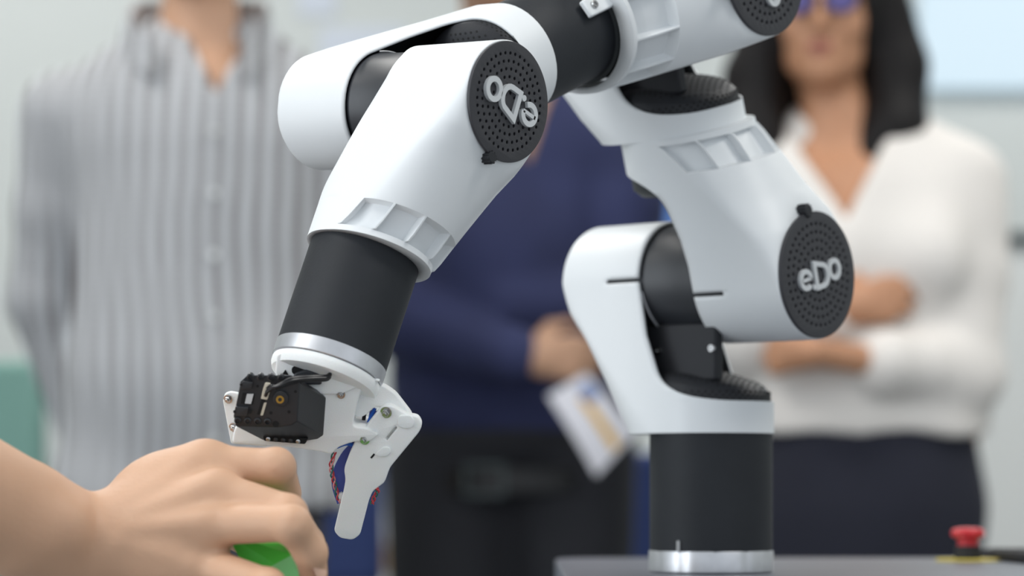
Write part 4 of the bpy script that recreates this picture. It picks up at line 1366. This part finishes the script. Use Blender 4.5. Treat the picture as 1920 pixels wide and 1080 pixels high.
# little finger, lower, passing in front of the green card
F.cap(pky, HP(498, 1098, 1.502), .0118, .0100, k=.0035); F.ell(HP(503, 1099, 1.500), (.0104, .0106, .0104), k=.004); F.cap(HP(503, 1102, 1.502), HP(545, 1136, 1.508), .0096, .0086, k=fk); F.cap(HP(545, 1136, 1.508), HP(560, 1168, 1.52), .0086, .0076, k=.002)
# thumb on the far side, pressing the card from behind
F.cap(HP(250, 985, 1.580), HP(360, 960, 1.605), .0180, .0150, k=.015); F.cap(HP(360, 960, 1.605), HP(455, 1000, 1.610), .0130, .0115, k=.005); F.cap(HP(455, 1000, 1.610), HP(520, 1055, 1.598), .0112, .0095, k=.003)
# fine creases over the finger joints and at the wrist
for (x0, y0, x1, y1, Y) in ((553, 962, 556, 985, 1.4885), (560, 962, 564, 986, 1.4900), (546, 962, 548, 982, 1.4880), (168, 940, 172, 990, 1.5235)):
    F.cap(HP(x0, y0, Y), HP(x1, y1, Y), .0006, k=.0015, cut=True)
# tendons, vein and wrist bone
for m_ in (idx, mid, rng_, pky): F.cap(wr + (m_ - wr) * .30 + npv(0, -.0185, .004), m_ + npv(-.006, -.0105, .003), .0022, .0030, k=.008)
F.ell(HP(120, 985, 1.520), (.012, .008, .010), k=.015)
# creases between the fingers and at the wrist
hroot = thing('person', 'bare forearm and right hand reaching in from the left holding a green card', 'person', (-.35, 1.5, .75))
hb = field_obj('arm', F, 'skin', hroot, Matrix(), 3)
# nails on the ring and middle finger tips
for c, d, n in ((HP(597, 1066, 1.512), HP(592, 1076, 1.522) - HP(588, 1040, 1.512), (1.0, -.55, .0)), (HP(598, 1052, 1.566), HP(592, 1068, 1.575) - HP(588, 1012, 1.556), (1.0, -.1, .1))):
    n = Vector(n).normalized(); m4 = frame(Vector(c), n, Vector(d))
    v = []; f = []
    for i in range(7):
        for j in range(7):
            u, w_ = (i / 6 - .5), (j / 6 - .5)
            sc_ = math.sqrt(max(0, 1 - (2 * u) ** 4 * .4))
            v.append(m4 @ Vector((u * .0115, w_ * .0105 * sc_, .0022 - 11 * (w_ * .0105) ** 2 * 4)))
    v += [q - n * .0012 for q in v]
    for i in range(6):
        for j in range(6): a = i * 7 + j; f += [(a, a + 7, a + 8, a + 1), (49 + a, 49 + a + 1, 49 + a + 8, 49 + a + 7)]
    obj('fingernail', v, f, 'nail', hroot, smooth=60)

# green faceted card in the hand
t = thing('green_card', 'folded bright green card with facets held inside the reaching hand', 'card', P(510, 1050, 1.545))
A_ = [P(425, 1002, 1.545), P(540, 1016, 1.555), P(572, 1042, 1.560), P(570, 1062, 1.560), P(552, 1092, 1.555), P(520, 1110, 1.55), P(470, 1085, 1.54)]
apex = P(548, 1040, 1.540); ap2 = P(515, 1058, 1.536)
back = [q + Vector((.001, .030, -.002)) for q in A_]
v = A_ + [apex, ap2]; n = len(A_)
dark = [(0, 1, n), (0, n, n + 1), (0, n + 1, n - 1)]; light = [(1, 2, n), (2, 3, n), (3, 4, n), (4, n + 1, n), (4, 5, n + 1), (5, 6, n + 1)]
def thick(fs):
    vv = []; ff = []
    for q in fs:
        b0 = len(vv); vv += [v[i] for i in q] + [v[i] + Vector((0, .0012, 0)) for i in q]
        ff += [(b0, b0 + 1, b0 + 2), (b0 + 5, b0 + 4, b0 + 3)] + [(b0 + i, b0 + 3 + i, b0 + 3 + (i + 1) % 3, b0 + (i + 1) % 3) for i in range(3)]
    return vv, ff
vv, ff = thick(dark); obj('dark_facets', vv, ff, 'green', t, smooth=0)
vv, ff = thick(light); obj('pale_facets', vv, ff, 'green_lt', t, smooth=0)
vv = A_ + back; ff = [(i, (i + 1) % n, n + (i + 1) % n, n + i) for i in range(n)] + [tuple(range(2 * n - 1, n - 1, -1))]
obj('card_back', vv, ff, 'green', t, smooth=0)
